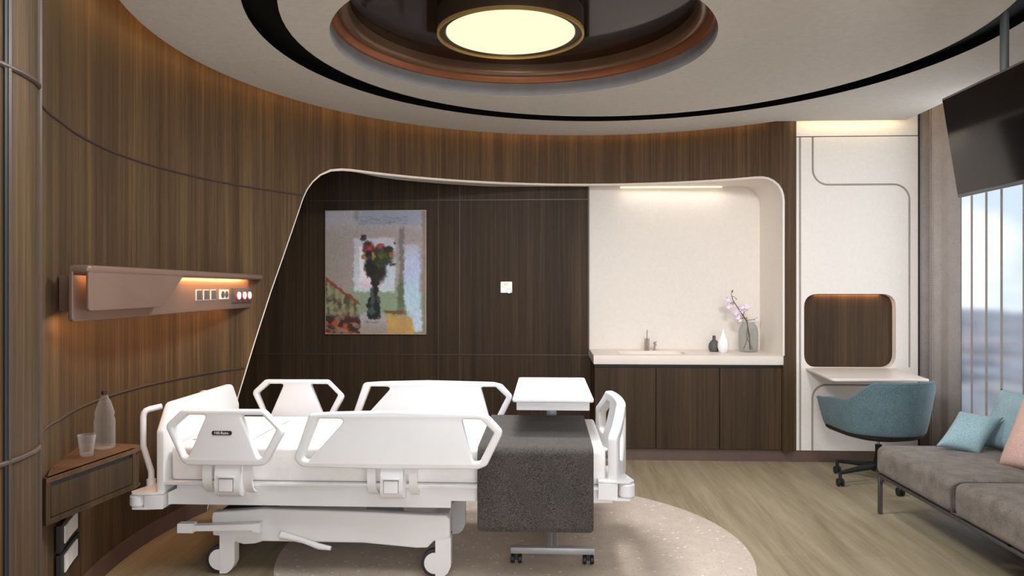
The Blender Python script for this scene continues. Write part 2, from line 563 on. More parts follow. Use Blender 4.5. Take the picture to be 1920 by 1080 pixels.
# straight return wall with a rounded end in the near left corner
RET = [(-1.6, -1.8), (-1.6, 1.0), (-1.598, 2.0), (-1.6, 2.1), (-1.607, 2.17), (-1.626, 2.25), (-1.65, 2.305), (-1.68, 2.345), (-1.712, 2.378), (-1.745, 2.41)]
mb = MB()
for a, b in zip(RET, RET[1:]):
    mb.add([(a[0], a[1], 0), (b[0], b[1], 0), (b[0], b[1], 3), (a[0], a[1], 3)], [(0, 1, 2, 3)])
struct(mb.build('wall_left_near', 'wood', angle=180))

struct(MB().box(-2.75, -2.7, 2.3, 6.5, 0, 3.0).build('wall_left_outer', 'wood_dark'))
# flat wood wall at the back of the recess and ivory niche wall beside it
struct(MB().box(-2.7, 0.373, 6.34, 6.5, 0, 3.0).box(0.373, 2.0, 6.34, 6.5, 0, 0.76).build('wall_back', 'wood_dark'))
struct(MB().box(0.373, 2.0, 6.34, 6.5, 0.76, 3.0).build('wall_back_niche', 'niche'))
# ivory liner of the arched opening (soffit and right cheek)
mb = MB()
prev = None
rows = []
for th, z in RIM[12:] + [(52.26, 1.6), (52.26, 1.1), (52.26, 0.76)]:
    x, y, _ = WP(th, z)
    back = 6.34 if x > 0.36 else min(y + 0.003 + 0.237 * sst(142, 129, th), 6.335)
    rows.append(((x, y, z), (x, (y + back) / 2, z), (x, back, z)))
for a, b in zip(rows, rows[1:]):
    mb.add(list(a) + list(b), [(0, 1, 4, 3), (1, 2, 5, 4)])
struct(mb.build('trim_2', 'niche', angle=180))
mb = MB().tube([WP(t, z, 0.002) for t, z in RIM] + [WP(52.26, z, 0.002) for z in (1.6, 1.1, 0.83)], [0.0035 + 0.0065 * sst(147.5, 139, t) for t, _ in RIM] + [0.009] * 3, 8)
struct(mb.build('trim_3', 'white_panel'))
mb = MB().box(0.64, 1.50, 6.295, 6.312, 2.206, 2.2165)
tag(mb.build('light_strip', 'led_niche'), 'thin glowing light line in the ceiling of the ivory sink niche', 'light')

# shadow gap trims in the curved wall
def wall_trim(n, z, t0, t1, r=0.0065):
    k = 60
    pts = [(x, y, z) for x, y in WEXT] + [WP(t0 + (t1 - t0) * i / k, z, 0.0) for i in range(k + 1)]
    struct(MB().tube(pts, r, 8).build('trim_%d' % n, 'trim_dark'))
wall_trim(4, 2.01, 203, 146.9)
wall_trim(5, 0.83, 203, 158.9)
near = lambda z: [(p[0] + 0.002, p[1], z) for p in RET[1:-1]]
struct(MB().tube(near(2.01), 0.009, 8).build('trim_6', 'bronze'))
struct(MB().tube(near(0.83), 0.009, 8).build('trim_7', 'bronze'))
struct(MB().box(-1.604, -1.592, 2.100, 2.112, 0, 2.9).build('trim_8', 'bronze'))
struct(MB().box(-1.604, -1.594, 2.087, 2.100, 0, 2.9).build('trim_9', 'black_plastic'))
struct(MB().tube([(-1.672, 2.335, 0), (-1.672, 2.335, 2.9)], 0.013, 8).build('trim_10', 'bronze'))
# trims on the flat recess wall
struct(MB().box(-2.69, 0.372, 6.334, 6.341, 2.111, 2.119).build('trim_11', 'bronze'))
struct(MB().box(-2.69, 0.372, 6.334, 6.341, 0.766, 0.774).build('trim_12', 'bronze'))
for i, x in enumerate((-2.123, -0.934, -0.747)):
    struct(MB().box(x - 0.004, x + 0.004, 6.334, 6.341, 0, 2.9).build('trim_%d' % (13 + i), 'bronze'))
struct(MB().box(0.364, 0.376, 6.325, 6.341, 0.826, 2.22).build('trim_16', 'bronze'))

# skirting along the curve and the cabinets
pts = [(x, y, 0) for x, y in WEXT] + [WP(203 - i, 0) for i in range(0, 37)]
mb = MB()
for a, b in zip(pts, pts[1:]):
    for q in ((a, b),):
        ai = (a[0] + (CX - a[0]) * 0.006, a[1] + (CY - a[1]) * 0.006, 0); bi = (b[0] + (CX - b[0]) * 0.006, b[1] + (CY - b[1]) * 0.006, 0)
        mb.add([ai, bi, (bi[0], bi[1], 0.085), (ai[0], ai[1], 0.085), (a[0], a[1], 0.085), (b[0], b[1], 0.085)], [(0, 1, 2, 3), (3, 2, 5, 4)])
struct(mb.build('baseboard_left', 'skirting'))
struct(MB().box(-2.69, 0.40, 6.325, 6.341, 0, 0.085).build('baseboard_back', 'skirting'))
struct(MB().box(0.40, 2.87, 5.775, 5.80, 0.0, 0.09).build('baseboard_right', 'skirting'))

# white desk panel wall with its inset niche
X0, X1, YP = 1.945, 2.865, 5.77
mb = plate([(X0, 0.09), (X1, 0.09), (X1, 2.520), (X0, 2.520)], [rrect(2.003, 2.70, 0.733, 1.304, 0.105)], 0.10, 0.0,
           lambda u, v, w: (u, YP + 0.05 + w, v))
struct(mb.build('wall_right_panel', 'white_panel', angle=25))
struct(MB().box(X0, X1, YP + 0.002, YP + 0.10, 2.527, 3.0).build('wall_right_cove', 'white_panel'))
struct(MB().box(X0 + 0.02, X1 - 0.02, YP + 0.062, YP + 0.08, 0.70, 1.34).build('trim_17', 'wood_dark'))
struct(MB().box(X0, X1, YP + 0.004, YP + 0.02, 2.5195, 2.5275).build('trim_18', 'black_plastic'))
struct(MB().box(X1, X1 + 0.014, YP + 0.0, YP + 0.03, 0.0, 3.0).build('trim_19', 'black_plastic'))
G1 = [(2.069, 2.52), (2.069, 2.27)] + arc(2.189, 2.27, 0.12, 180, 270, 10) + arc(2.68, 2.03, 0.12, 90, 0, 10) + [(2.80, 0.74)]
G2 = [(2.065, 0.09), (2.065, 0.50)] + arc(2.165, 0.50, 0.10, 180, 90, 10) + [(2.62, 0.60)]
G3 = [(1.972, 0.09), (1.972, 2.52)]
for n, g in ((20, G1), (21, G2), (22, G3)):
    struct(MB().tube([(p[0], YP + 0.001, p[1]) for p in g], 0.0075, 8).build('trim_%d' % n, 'groove'))

# right wall, window and outside
struct(MB().box(3.06, 3.16, -1.8, 4.15, 0, 3.0).build('wall_right', 'room_rear'))
struct(MB().box(2.865, 3.2, 5.87, 6.0, 0, 3.0).build('wall_right_return', 'room_rear'))
struct(MB().box(-3.2, 3.4, -1.9, -1.8, 0, 3.0).build('wall_front', 'room_rear'))
w = MB()
w.box(3.05, 3.10, 4.73, 4.79, 0, 2.95); w.box(3.05, 3.10, 4.15, 4.2, 0, 2.95); w.box(3.05, 3.10, 5.82, 5.88, 0, 2.95)
w.box(3.05, 3.10, 4.15, 5.88, 0.0, 0.06); w.box(3.05, 3.10, 4.15, 5.88, 2.9, 2.95)
wf = struct(w.build('window_1', 'mullion'))
gp = MB().box(3.072, 3.076, 4.2, 5.82, 0.06, 2.9).build('pane', 'pane', wf)

# ceiling -----------------------------------------------------------------
ZC = 2.625
def circle(cx, cy, r, n=96):
    return [(cx + r * cos(2 * pi * i / n), cy + r * sin(2 * pi * i / n)) for i in range(n)]
outl = [(2.735, -1.75), (2.735, 5.68)] + arc(0.377, 3.78, 2.347, 54, 205, 90) + [(-1.62, 2.45), (-1.58, 2.2), (-1.58, -1.75)]
mb = plate(outl, [circle(0.426, 3.749, 1.864)], 0.03, 0.0, lambda u, v, w: (u, v, ZC + 0.015 + w))
struct(mb.build('ceiling', 'ceiling', angle=25))
mb = plate(circle(0.426, 3.749, 1.709), [circle(-0.119, 3.855, 0.991)], 0.03, 0.0, lambda u, v, w: (u, v, ZC + 0.015 + w))
struct(mb.build('ceiling_centre', 'ceiling', angle=25))
def open_ring(n, prof, c, mat, seg=128):
    mb = MB()
    vs, fs = [], []
    for (r, h) in prof:
        for k in range(seg):
            a = 2 * pi * k / seg
            vs.append((c[0] + r * cos(a), c[1] + r * sin(a), h))
    for i in range(len(prof) - 1):
        for k in range(seg):
            l = (k + 1) % seg
            fs.append((i * seg + k, i * seg + l, (i + 1) * seg + l, (i + 1) * seg + k))
    mb.add(vs, fs)
    return struct(mb.build(n, mat))
open_ring('trim_23', [(1.8625, ZC - 0.0006), (1.8625, ZC + 0.045), (1.7105, ZC + 0.045), (1.7105, ZC - 0.0006)], (0.426, 3.749), 'black_gap')
RC = (-0.119, 3.855)
open_ring('trim_24', [(0.990, ZC), (0.990, ZC + 0.078)], RC, 'recess_grey')
open_ring('trim_25', [(0.990, ZC + 0.078), (0.972, ZC + 0.080), (0.958, ZC + 0.10), (0.953, ZC + 0.118)], RC, 'copper')
open_ring('trim_26', [(0.953, ZC + 0.118)] + [(0.928 + 0.03 * cos(radians(a)), ZC + 0.138 + 0.032 * sin(radians(a))) for a in range(-40, -190, -15)] + [(0.895, ZC + 0.178)], RC, 'bronze_tube')
mb = MB().lathe([(0, ZC + 0.177), (0.91, ZC + 0.177), (0.91, ZC + 0.19), (0, ZC + 0.19)], (RC[0], RC[1], 0), 96)
struct(mb.build('trim_27', 'mirror_brown'))
struct(MB().box(-3.2, 3.4, -1.9, 7.0, 2.95, 3.05).build('ceiling_upper', 'ceiling'))

# cove light strips
pts = [(0.377 + 2.362 * cos(radians(a)), 3.78 + 2.362 * sin(radians(a)), 2.69) for a in range(56, 205, 2)]
tag(MB().tube(pts, 0.008, 6).build('cove_light', 'led_warm'), 'warm light strip hidden behind the curved ceiling edge along the walnut wall', 'light')
tag(MB().box(1.96, 2.72, 5.655, 5.675, 2.675, 2.69).build('cove_light', 'led_cream'), 'cream light strip hidden behind the ceiling edge above the white desk panel', 'light')

# ------------------------------------------------------------------ ceiling lamp
LC = (-0.185, 3.86)
lamp = thing('ceiling_lamp', 'round bronze ceiling lamp with a glowing cream disc in the ceiling recess', 'lamp', (LC[0], LC[1], ZC + 0.177))
zb = 2.69
MB().lathe([(0, ZC + 0.1765), (0.385, ZC + 0.1765), (0.385, zb + 0.003), (0.372, zb), (0.345, zb + 0.001), (0.340, zb + 0.012), (0, zb + 0.012)], (LC[0], LC[1], 0), 96).build('lamp_body', 'lamp_body', lamp)
MB().lathe([(0.377, zb - 0.012), (0.3875, zb - 0.012), (0.3875, zb + 0.006), (0.377, zb + 0.006)], (LC[0], LC[1], 0), 96, closed=True).build('rim', 'gold_rim', lamp)
MB().lathe([(0, zb + 0.002), (0.339, zb + 0.002), (0.339, zb + 0.010), (0, zb + 0.010)], (LC[0], LC[1], 0), 96).build('diffuser', 'disc', lamp)

# ------------------------------------------------------------------ headwall unit on the curved wall
def HP(t, off, z):
    return (-1.797 - 0.068 * t + 0.998 * off, 2.73 + 0.998 * t + 0.068 * off, z)
hw = thing('headwall_unit', 'taupe metal medical headwall shelf with sockets on the curved walnut wall', 'headwall', HP(1.0, -0.05, 1.22))
T0, T1 = -0.03, 1.99
mb = plate(rrect(T0, T1, 1.222, 1.436, 0.012), [], 0.018, 0.004, lambda u, v, w: HP(u, -0.009 + w, v))
mb.build('back_plate', 'headwall', hw)
mb = plate(rrect(T0, 2.045, -0.018, 0.062, 0.016), [], 0.034, 0.012, lambda u, v, w: HP(u, v, 1.421 + w))
mb.build('top_shelf', 'headwall', hw)
cov = fillet([(T0 + 0.005, 1.262), (0.575, 1.262), (0.86, 1.432), (T0 + 0.005, 1.432)], [0.012, 0.02, 0.004, 0.004], 5)
mb = plate(cov, [], 0.014, 0.004, lambda u, v, w: HP(u, 0.052 + w, v))
mb.build('front_cover', 'headwall', hw)
for t in (0.12, 1.0, 1.8):
    dp_ = -0.17 if 0.5 < t < 1.5 else -0.105
    a = [HP(t - 0.06, -0.016, z) for z in (1.26, 1.40)] + [HP(t + 0.06, -0.016, z) for z in (1.40, 1.26)]
    d = [HP(t - 0.06, dp_, z) for z in (1.26, 1.40)] + [HP(t + 0.06, dp_, z) for z in (1.40, 1.26)]
    mb = MB().add(a + d, [(0, 1, 2, 3), (7, 6, 5, 4), (0, 4, 5, 1), (1, 5, 6, 2), (2, 6, 7, 3), (3, 7, 4, 0)])
    mb.build('wall_bracket', 'headwall', hw)
def HB(t0, t1, z0, z1, o0, o1, name, mat, parent, r=0.0, mb=None):
    mb = plate(rrect(t0, t1, z0, z1, r) if r else [(t0, z0), (t1, z0), (t1, z1), (t0, z1)], [], o1 - o0, 0.0, lambda u, v, w: HP(u, (o0 + o1) / 2 + w, v), mb=mb)
    return mb.build(name, mat, parent) if name else mb
for t0 in (1.105, 1.205, 1.305):
    fr = HB(t0, t0 + 0.072, 1.283, 1.341, 0.0, 0.004, 'switch_plate', 'socket_white', hw)
    HB(t0 + 0.005, t0 + 0.067, 1.2865, 1.3375, 0.004, 0.007, 'rocker', 'socket_dark', fr)
fr = HB(1.437, 1.577, 1.284, 1.341, 0.0, 0.006, 'socket_plate', 'socket_white', hw)
for tc in (1.478, 1.538):
    mb = plate([(tc + 0.024 * cos(a * pi / 12), 1.312 + 0.02 * sin(a * pi / 12)) for a in range(24)], [], 0.004, 0, lambda u, v, w: HP(u, 0.0075 + w, v))
    mb.build('socket', 'socket_dark', fr)
gp = HB(1.637, 1.975, 1.262, 1.350, 0.0, 0.012, 'gas_panel', 'socket_dark', hw)
for tc in (1.715, 1.815, 1.91):
    def ring(rt, rz, o0, o1, nm, mt, dz=0.0, parent=gp):
        mb = plate([(tc + rt * cos(a * pi / 14), 1.306 + dz + rz * sin(a * pi / 14)) for a in range(28)], [], o1 - o0, 0.0, lambda u, v, w: HP(u, (o0 + o1) / 2 + w, v))
        return mb.build(nm, mt, parent)
    ring(0.036, 0.028, 0.012, 0.017, 'outlet_collar', 'red', -0.008)
    ring(0.029, 0.023, 0.017, 0.022, 'outlet_cap', 'outlet_white', -0.003)

# ------------------------------------------------------------------ bedside shelf with a drawer
sh = thing('bedside_shelf', 'wall mounted walnut bedside shelf with one drawer beside the bed head', 'shelf', (-1.82, 2.8, 0.49))
P = [(-1.79, 2.55), (-1.752, 3.055), (-1.772, 3.105), (-1.80, 3.125), (-2.055, 3.13), (-1.925, 2.79), (-1.84, 2.63)]
P = [(-1.792, 2.548), (-1.748, 3.05), (-1.762, 3.105), (-1.79, 3.127), (-2.03, 3.14), (-2.035, 3.11), (-1.985, 2.95), (-1.90, 2.73)]
mb = MB().strip([(x, y, 0.6555) for x, y in P], (0, 0, 0.0095))
mb.build('top_board', 'wood_x', sh)
Pb = [(P[0][0] - 0.012, P[0][1]), (P[1][0] - 0.012, P[1][1])] + [(x - 0.006, y) for x, y in P[2:]]
d = Vector((P[1][0] - P[0][0], P[1][1] - P[0][1], 0)); L = d.length; d.normalize()
nrm = Vector((d.y, -d.x, 0))
def SP(u, z, off=0.0):
    q = Vector((P[0][0], P[0][1], 0)) + d * u + nrm * off
    return (q.x, q.y, z)
mb = MB().strip([(x, y, 0.565) for x, y in Pb], (0, 0, 0.066))
plate([(0, 0.495), (L, 0.495), (L, 0.665), (0, 0.665)], [[(0.022, 0.515), (L - 0.02, 0.515), (L - 0.02, 0.645), (0.022, 0.645)]], 0.014, 0, lambda u, v, w: SP(u, v, -0.009 + w), mb=mb)
mb.strip([(x, y, 0.4985) for x, y in P], (0, 0, 0.004))
mb.build('carcass', 'wood_cab', sh)
mb = plate([(0.026, 0.518), (L - 0.024, 0.518), (L - 0.024, 0.628), (0.026, 0.628)], [], 0.012, 0.001, lambda u, v, w: SP(u, v, -0.009 + w))
mb.build('drawer_front', 'wood_cab', sh)
mb = plate([(0.022, 0.628), (L - 0.02, 0.628), (L - 0.02, 0.646), (0.022, 0.646)], [], 0.002, 0, lambda u, v, w: SP(u, v, -0.0108 + w))
mb.build('finger_gap', 'black_plastic', sh)

# bottle and tumbler on the shelf
bt = thing('water_bottle', 'clear plastic water bottle with dark red cap on the walnut shelf', 'bottle', (-1.885, 3.045, 0.665))
prof = [(0, 0.0), (0.036, 0.0), (0.041, 0.006), (0.041, 0.125), (0.040, 0.13), (0.036, 0.148), (0.0385, 0.162), (0.036, 0.172), (0.024, 0.215), (0.012, 0.238), (0.0115, 0.248)]
prof = [(r, h * 0.93) for r, h in prof]
MB().lathe(prof, (-1.885, 3.045, 0.6652), 36, rib=0.012, nrib=12).build('bottle_body', 'pet', bt)
MB().lathe([(0, 0.229), (0.0125, 0.229), (0.0125, 0.244), (0, 0.244)], (-1.885, 3.045, 0.6652), 24).build('cap', 'cap', bt)
gl = thing('drinking_glass', 'short clear tumbler in front of the plastic bottle on the walnut shelf', 'glass', (-1.873, 2.905, 0.665))
prof = [(0, 0), (0.022, 0), (0.0245, 0.004), (0.034, 0.086), (0.0325, 0.086), (0.023, 0.010), (0, 0.009)]
MB().lathe(prof, (-1.873, 2.905, 0.6652), 30).build('tumbler', 'tumbler', gl)

# wall outlets below the shelf
for i, zt in enumerate((0.375, 0.26)):
    ot = thing('wall_outlet', ['upper black framed triple white socket under the walnut shelf', 'lower black framed triple white socket near the floor under the walnut shelf'][i], 'socket', WP(201.5, zt), 'sockets under the shelf')
    def OP(u, v, w):
        return WP(201.5 - u, v, w + 0.0)
    u0, u1 = -3.6, 3.6
    mb = plate(fillet([(u0, zt - 0.052), (u1, zt - 0.052), (u1, zt + 0.052), (u0, zt + 0.052)], 0.018), [], 0.016, 0.0, lambda u, v, w: OP(u, v, 0.008 + w), cuts=(-2, 0, 2))
    mb.build('frame', 'socket_black', ot)
    for k in range(3):
        a = -2.15 + 1.62 * k
        mb = plate([(a, zt - 0.034), (a + 1.5, zt - 0.034), (a + 1.5, zt + 0.034), (a, zt + 0.034)], [], 0.006, 0.0, lambda u, v, w: OP(u, v, 0.018 + w))
        mb.build('module', 'socket_white', ot)

# ------------------------------------------------------------------ painting
def hash2(i, j):
    n = (i * 374761393 + j * 668265263) & 0xffffffff
    n = ((n ^ (n >> 13)) * 1274126177) & 0xffffffff
    return ((n ^ (n >> 16)) & 0xffff) / 65535.0
def vn(x, y):
    i, j = math.floor(x), math.floor(y)
    a, b = x - i, y - j
    a = a * a * (3 - 2 * a); b = b * b * (3 - 2 * b)
    return (hash2(i, j) * (1 - a) + hash2(i + 1, j) * a) * (1 - b) + (hash2(i, j + 1) * (1 - a) + hash2(i + 1, j + 1) * a) * b
def mixc(a, b, t):
    t = max(0.0, min(1.0, t))
    return tuple(x + (y - x) * t for x, y in zip(a, b))
def picture(U, V):
    u = U + 0.020 * (vn(U * 26, V * 34) - 0.5) + 0.02 * (vn(U * 60 + 9, V * 75) - 0.5)
    v = V + 0.016 * (vn(U * 22 + 40, V * 36 + 5) - 0.5) + 0.014 * (vn(U * 55 + 3, V * 70 + 8) - 0.5)
    c = mixc((172, 170, 176), (166, 152, 148), sst(0.05, 0.22, v))
    c = mixc(c, (158, 148, 136), sst(0.3, 0.05, u) * sst(0.15, 0.4, v))
    c = mixc(c, (150, 155, 172), sst(0.28, 0.4, u) * sst(0.14, 0.09, v) * 0.8)
    c = mixc(c, (120, 118, 110), 0.6 * sst(0.04, 0.0, abs(u - 0.31)) * sst(0.1, 0.05, v))
    for k, yy in enumerate((0.075, 0.10, 0.055)):
        if 0.34 < u < 0.82: c = mixc(c, (116, 112, 116), 0.5 * sst(0.007, 0.0, abs(v - yy + 0.006 * sin(u * 30 + k))))
    # green lower wall
    c = mixc(c, (142, 158, 128), sst(0.60, 0.66, v + 0.05 * (0.28 - u)) * sst(0.15, 0.3, u))
    # right dark strip and brown edge
    c = mixc(c, (112, 110, 104), sst(0.035, 0.015, abs(u - 0.765)) * sst(0.11, 0.16, v) * sst(0.82, 0.72, v) * 0.8)
    c = mixc(c, (88, 104, 78), sst(0.045, 0.02, abs(u - 0.755)) * sst(0.54, 0.60, v) * sst(0.84, 0.78, v) * 0.75)
    c = mixc(c, (140, 120, 102), sst(0.955, 0.985, u) * 0.8)
    # window
    wq = sst(0.275, 0.295, u) * sst(0.715, 0.69, u) * sst(0.205, 0.235, v) * sst(0.67, 0.645, v)
    c = mixc(c, mixc((196, 196, 204), (206, 214, 218), sst(0.3, 0.6, v)), wq)
    wq = sst(0.335, 0.35, u) * sst(0.58, 0.56, u) * sst(0.28, 0.30, v) * sst(0.625, 0.61, v)
    c = mixc(c, mixc((250, 240, 246), (236, 204, 216), sst(0.5, 0.62, v)), wq)
    c = mixc(c, (188, 210, 222), 0.7 * sst(0.02, 0.008, abs(u - 0.63)) * sst(0.4, 0.46, v) * sst(0.66, 0.6, v))
    # light blue curtain on the right
    uc0 = 0.79 + 0.10 * sst(0.70, 1.0, v); uc1 = 0.945 + 0.03 * sst(0.7, 1.0, v)
    cq = sst(uc0 - 0.02, uc0 + 0.015, u) * sst(uc1 + 0.015, uc1 - 0.02, u) * sst(0.25, 0.29, v) * sst(0.985, 0.965, v)
    cc = mixc(mixc((190, 188, 204), (196, 204, 240), sst(0.27, 0.42, v)), mixc((190, 224, 234), (210, 220, 240), sst(0.7, 0.95, v)), sst(0.5, 0.65, v))
    cc = mixc(cc, (168, 186, 208), 0.5 * vn(U * 46, V * 30))
    c = mixc(c, cc, cq)
    # staircase rail and balusters lower left
    rail = 0.555 + 0.60 * u
    below = sst(rail + 0.0, rail + 0.012, v) * sst(0.335, 0.31, u)
    c = mixc(c, mixc((150, 146, 112), (86, 76, 56), sst(0.45, 0.75, vn(u * 34, v * 8) * 0.6 + vn(u * 20 + 7, v * 26) * 0.4)), below)
    c = mixc(c, (138, 66, 40), sst(0.022, 0.010, abs(v - rail)) * sst(0.35, 0.32, u) * 0.9)
    q = sst(0.82, 0.87, v - 0.05 * u) * sst(0.36, 0.33, u)
    fl = vn(u * 20 + 2, v * 26)
    c = mixc(c, mixc((64, 42, 38), (176, 84, 44), sst(0.52, 0.75, fl)), q)
    c = mixc(c, (150, 132, 112), 0.7 * q * sst(0.62, 0.72, vn(u * 16 + 31, v * 60)))
    # yellow floor, grey round table
    yq = sst(0.835, 0.85, v - 0.10 * (u - 0.6)) * sst(0.60, 0.62, u) * sst(0.90, 0.87, u - 0.3 * (v - 0.95))
    c = mixc(c, mixc((206, 166, 84), (184, 146, 92), vn(u * 9, v * 9)), yq)
    c = mixc(c, (120, 74, 42), 0.85 * sst(0.022, 0.010, abs(v - 0.818 - 0.05 * (u - 0.6))) * sst(0.56, 0.60, u) * sst(0.83, 0.78, u))
    e = ((u - 0.47) / 0.15) ** 2
    tq = sst(0.80, 0.84, v - 0.04 * min(e, 2)) * sst(0.335, 0.355, u) * sst(0.625, 0.605, u)
    c = mixc(c, mixc((178, 172, 174), (158, 142, 132), sst(0.85, 1.0, v)), tq)
    c = mixc(c, (120, 112, 112), 0.6 * sst(0.012, 0.004, abs(v - 0.905)) * sst(0.38, 0.42, u) * sst(0.56, 0.52, u))
    # vase
    hw_ = 0.036 + 0.030 * sst(0.69, 0.72, v) + 0.035 * sst(0.57, 0.52, v)
    vq = sst(hw_ + 0.010, hw_ - 0.006, abs(u - (0.485 + 0.01 * sst(0.7, 0.6, v)))) * sst(0.50, 0.53, v) * sst(0.888, 0.875, v)
    c = mixc(c, mixc((30, 34, 34), (72, 82, 76), sst(0.5, 0.8, vn(u * 30, v * 22))), vq)
    # bouquet
    def blob(c, bu, bv, ru, rv, col, soft=0.35, a=0.95):
        d_ = hypot((u - bu) / ru, (v - bv) / rv)
        return mixc(c, mixc(col, tuple(k * 0.65 for k in col), vn(u * 40 + bu * 50, v * 40)), a * sst(1.0 + soft, 1.0 - soft, d_))
    for b in ((0.50, 0.44, 0.10, 0.10, (44, 44, 34)), (0.53, 0.50, 0.075, 0.09, (46, 44, 36)), (0.44, 0.46, 0.045, 0.07, (40, 36, 30)), (0.56, 0.36, 0.12, 0.075, (58, 62, 38)),
              (0.43, 0.31, 0.06, 0.06, (70, 50, 40)), (0.385, 0.22, 0.03, 0.02, (58, 56, 54)), (0.63, 0.31, 0.05, 0.025, (48, 48, 40)), (0.62, 0.42, 0.04, 0.015, (62, 66, 72)),
              (0.68, 0.44, 0.03, 0.014, (62, 66, 76)), (0.69, 0.265, 0.015, 0.016, (96, 100, 104)),
              (0.40, 0.30, 0.035, 0.033, (164, 62, 54)), (0.455, 0.30, 0.035, 0.03, (186, 70, 70)), (0.55, 0.29, 0.035, 0.022, (200, 78, 84)), (0.43, 0.27, 0.02, 0.02, (66, 54, 38)),
              (0.39, 0.37, 0.03, 0.02, (176, 128, 58)), (0.48, 0.37, 0.018, 0.03, (206, 158, 46)), (0.575, 0.36, 0.045, 0.03, (104, 108, 48)), (0.655, 0.36, 0.02, 0.022, (178, 120, 52)),
              (0.55, 0.43, 0.04, 0.03, (80, 84, 48)), (0.43, 0.355, 0.03, 0.02, (52, 42, 34)), (0.60, 0.33, 0.03, 0.02, (62, 60, 38))):
        c = blob(c, *b)
    k = 1.03 + 0.1 * vn(U * 70 + 3, V * 90)
    return tuple(min(255, x * k) for x in c)
pt = thing('painting', 'blurred oil painting of flowers in a tall dark vase on the back wall', 'painting', (-1.483, 6.34, 0.945))
PX0, PX1, PZ0, PZ1 = -1.928, -1.037, 0.945, 2.029
mb = MB().box(PX0, PX1, 6.316, 6.338, PZ0, PZ1, 0.002, 1)
mb.build('picture_frame', 'frame_silver', pt)
NU, NV = 150, 184
mb = MB()
mb.grid(NU, NV, lambda a, b: (PX0 + 0.006 + a * (PX1 - PX0 - 0.012), 6.3145, PZ1 - 0.006 - b * (PZ1 - PZ0 - 0.012)))
me = bpy.data.meshes.new('canvas'); me.from_pydata(mb.v, [], mb.f)
ca = me.color_attributes.new('paint', 'FLOAT_COLOR', 'POINT')
k = 0
for i in range(NU):
    for j in range(NV):
        c = picture(i / (NU - 1), j / (NV - 1))
        ca.data[k].color = rgb(c); k += 1
cv = bpy.data.objects.new('canvas', me); COL.objects.link(cv)
me.materials.append(vcol_mat('oil_paint', 0.5, 0.0)); par(cv, pt)

# thermostat
th = thing('thermostat', 'small square white thermostat with a round dial on the walnut back wall', 'thermostat', (-0.339, 6.34, 1.308))
plate(rrect(-0.389, -0.29, 1.308, 1.405, 0.008), [], 0.02, 0.003, lambda u, v, w: (u, 6.329 + w, v)).build('housing', 'outlet_white', th)
MB().box(-0.362, -0.322, 6.3175, 6.319, 1.372, 1.394).build('display', 'display', th)
MB().box(-0.385, -0.294, 6.318, 6.3192, 1.356, 1.3585).build('divider', 'socket_white', th)
dl = MB().lathe([(0, 6.310), (0.0195, 6.310), (0.0195, 6.32), (0, 6.32)], (-0.316, 0, 1.3235), 28, axis='y').build('dial', 'outlet_white', th)
MB().lathe([(0.0195, 6.312), (0.0222, 6.312), (0.0222, 6.320), (0.0195, 6.320)], (-0.316, 0, 1.3235), 28, closed=True, axis='y').build('dial_ring', 'gasket', dl)

# ------------------------------------------------------------------ vanity in the niche
ct = plate([(0.375, 6.339), (0.375, 5.735), (1.834, 5.735), (1.834, 6.339)], [rrect(0.60, 1.13, 5.86, 6.17, 0.09)], 0.069, 0.002, lambda u, v, w: (u, v, 0.789 + w))
co = ct.build('countertop', 'stone', None, 30)
tag(co, 'thick ivory countertop with a sunken sink in the niche', 'countertop')
mb = MB().grid(40, 8, lambda a, b: (0.865 + (0.265 * (1 - 0.35 * b * b)) * max(-1, min(1, 1.25 * cos(2 * pi * a))), 6.015 + (0.155 * (1 - 0.35 * b * b)) * max(-1, min(1, 1.25 * sin(2 * pi * a))), 0.8225 - 0.06 * sin(b * pi / 2)), wrap=True)
n0 = len(mb.v); mb.add([(0.865, 6.015, 0.762)], [])
mb.f += [((i * 8) + 7, ((i + 1) % 40) * 8 + 7, n0) for i in range(40)]
mb.build('sink_basin', 'stone', co)

struct(MB().strip([(1.8275, 5.7185, 0.421), (1.942, 5.7735, 0.421), (1.942, 5.95, 0.421), (1.8275, 5.95, 0.421)], (0, 0, 0.331)).build('trim_28', 'wood'))
cb = thing('base_cabinet', 'walnut three door base cabinet under the ivory countertop', 'cabinet', (1.1, 6.0, 0.09))
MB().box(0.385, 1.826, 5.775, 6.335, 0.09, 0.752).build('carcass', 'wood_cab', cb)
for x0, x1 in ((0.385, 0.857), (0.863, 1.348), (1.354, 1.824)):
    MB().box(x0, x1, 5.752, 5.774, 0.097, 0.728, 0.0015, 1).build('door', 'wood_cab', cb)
MB().box(0.385, 1.824, 5.768, 5.7745, 0.731, 0.752).build('shadow_gap', 'black_plastic', cb)

# objects on the counter
ZT = 0.8236
dp = thing('soap_dispenser', 'clear cylindrical dispenser with a thin metal stem beside the sink', 'dispenser', (0.852, 6.2, ZT))
MB().lathe([(0, 0), (0.020, 0), (0.0215, 0.003), (0.0215, 0.098), (0.019, 0.103), (0, 0.104)], (0.852, 6.2, ZT), 28).build('vessel', 'dispenser', dp)
MB().tube([(0.852, 6.2, ZT + 0.012), (0.852, 6.2, ZT + 0.10), (0.854, 6.2, ZT + 0.172)], [0.006, 0.0035, 0.0045], 10).build('stem', 'brushed', dp)
fc = thing('mixer_tap', 'small chrome mixer tap to the right of the clear dispenser', 'tap', (0.923, 6.24, ZT))
MB().lathe([(0, 0), (0.020, 0), (0.020, 0.003), (0.008, 0.006), (0.0085, 0.05), (0.013, 0.058), (0.013, 0.068), (0, 0.070)], (0.923, 6.24, ZT), 24).build('tap_body', 'chrome', fc)
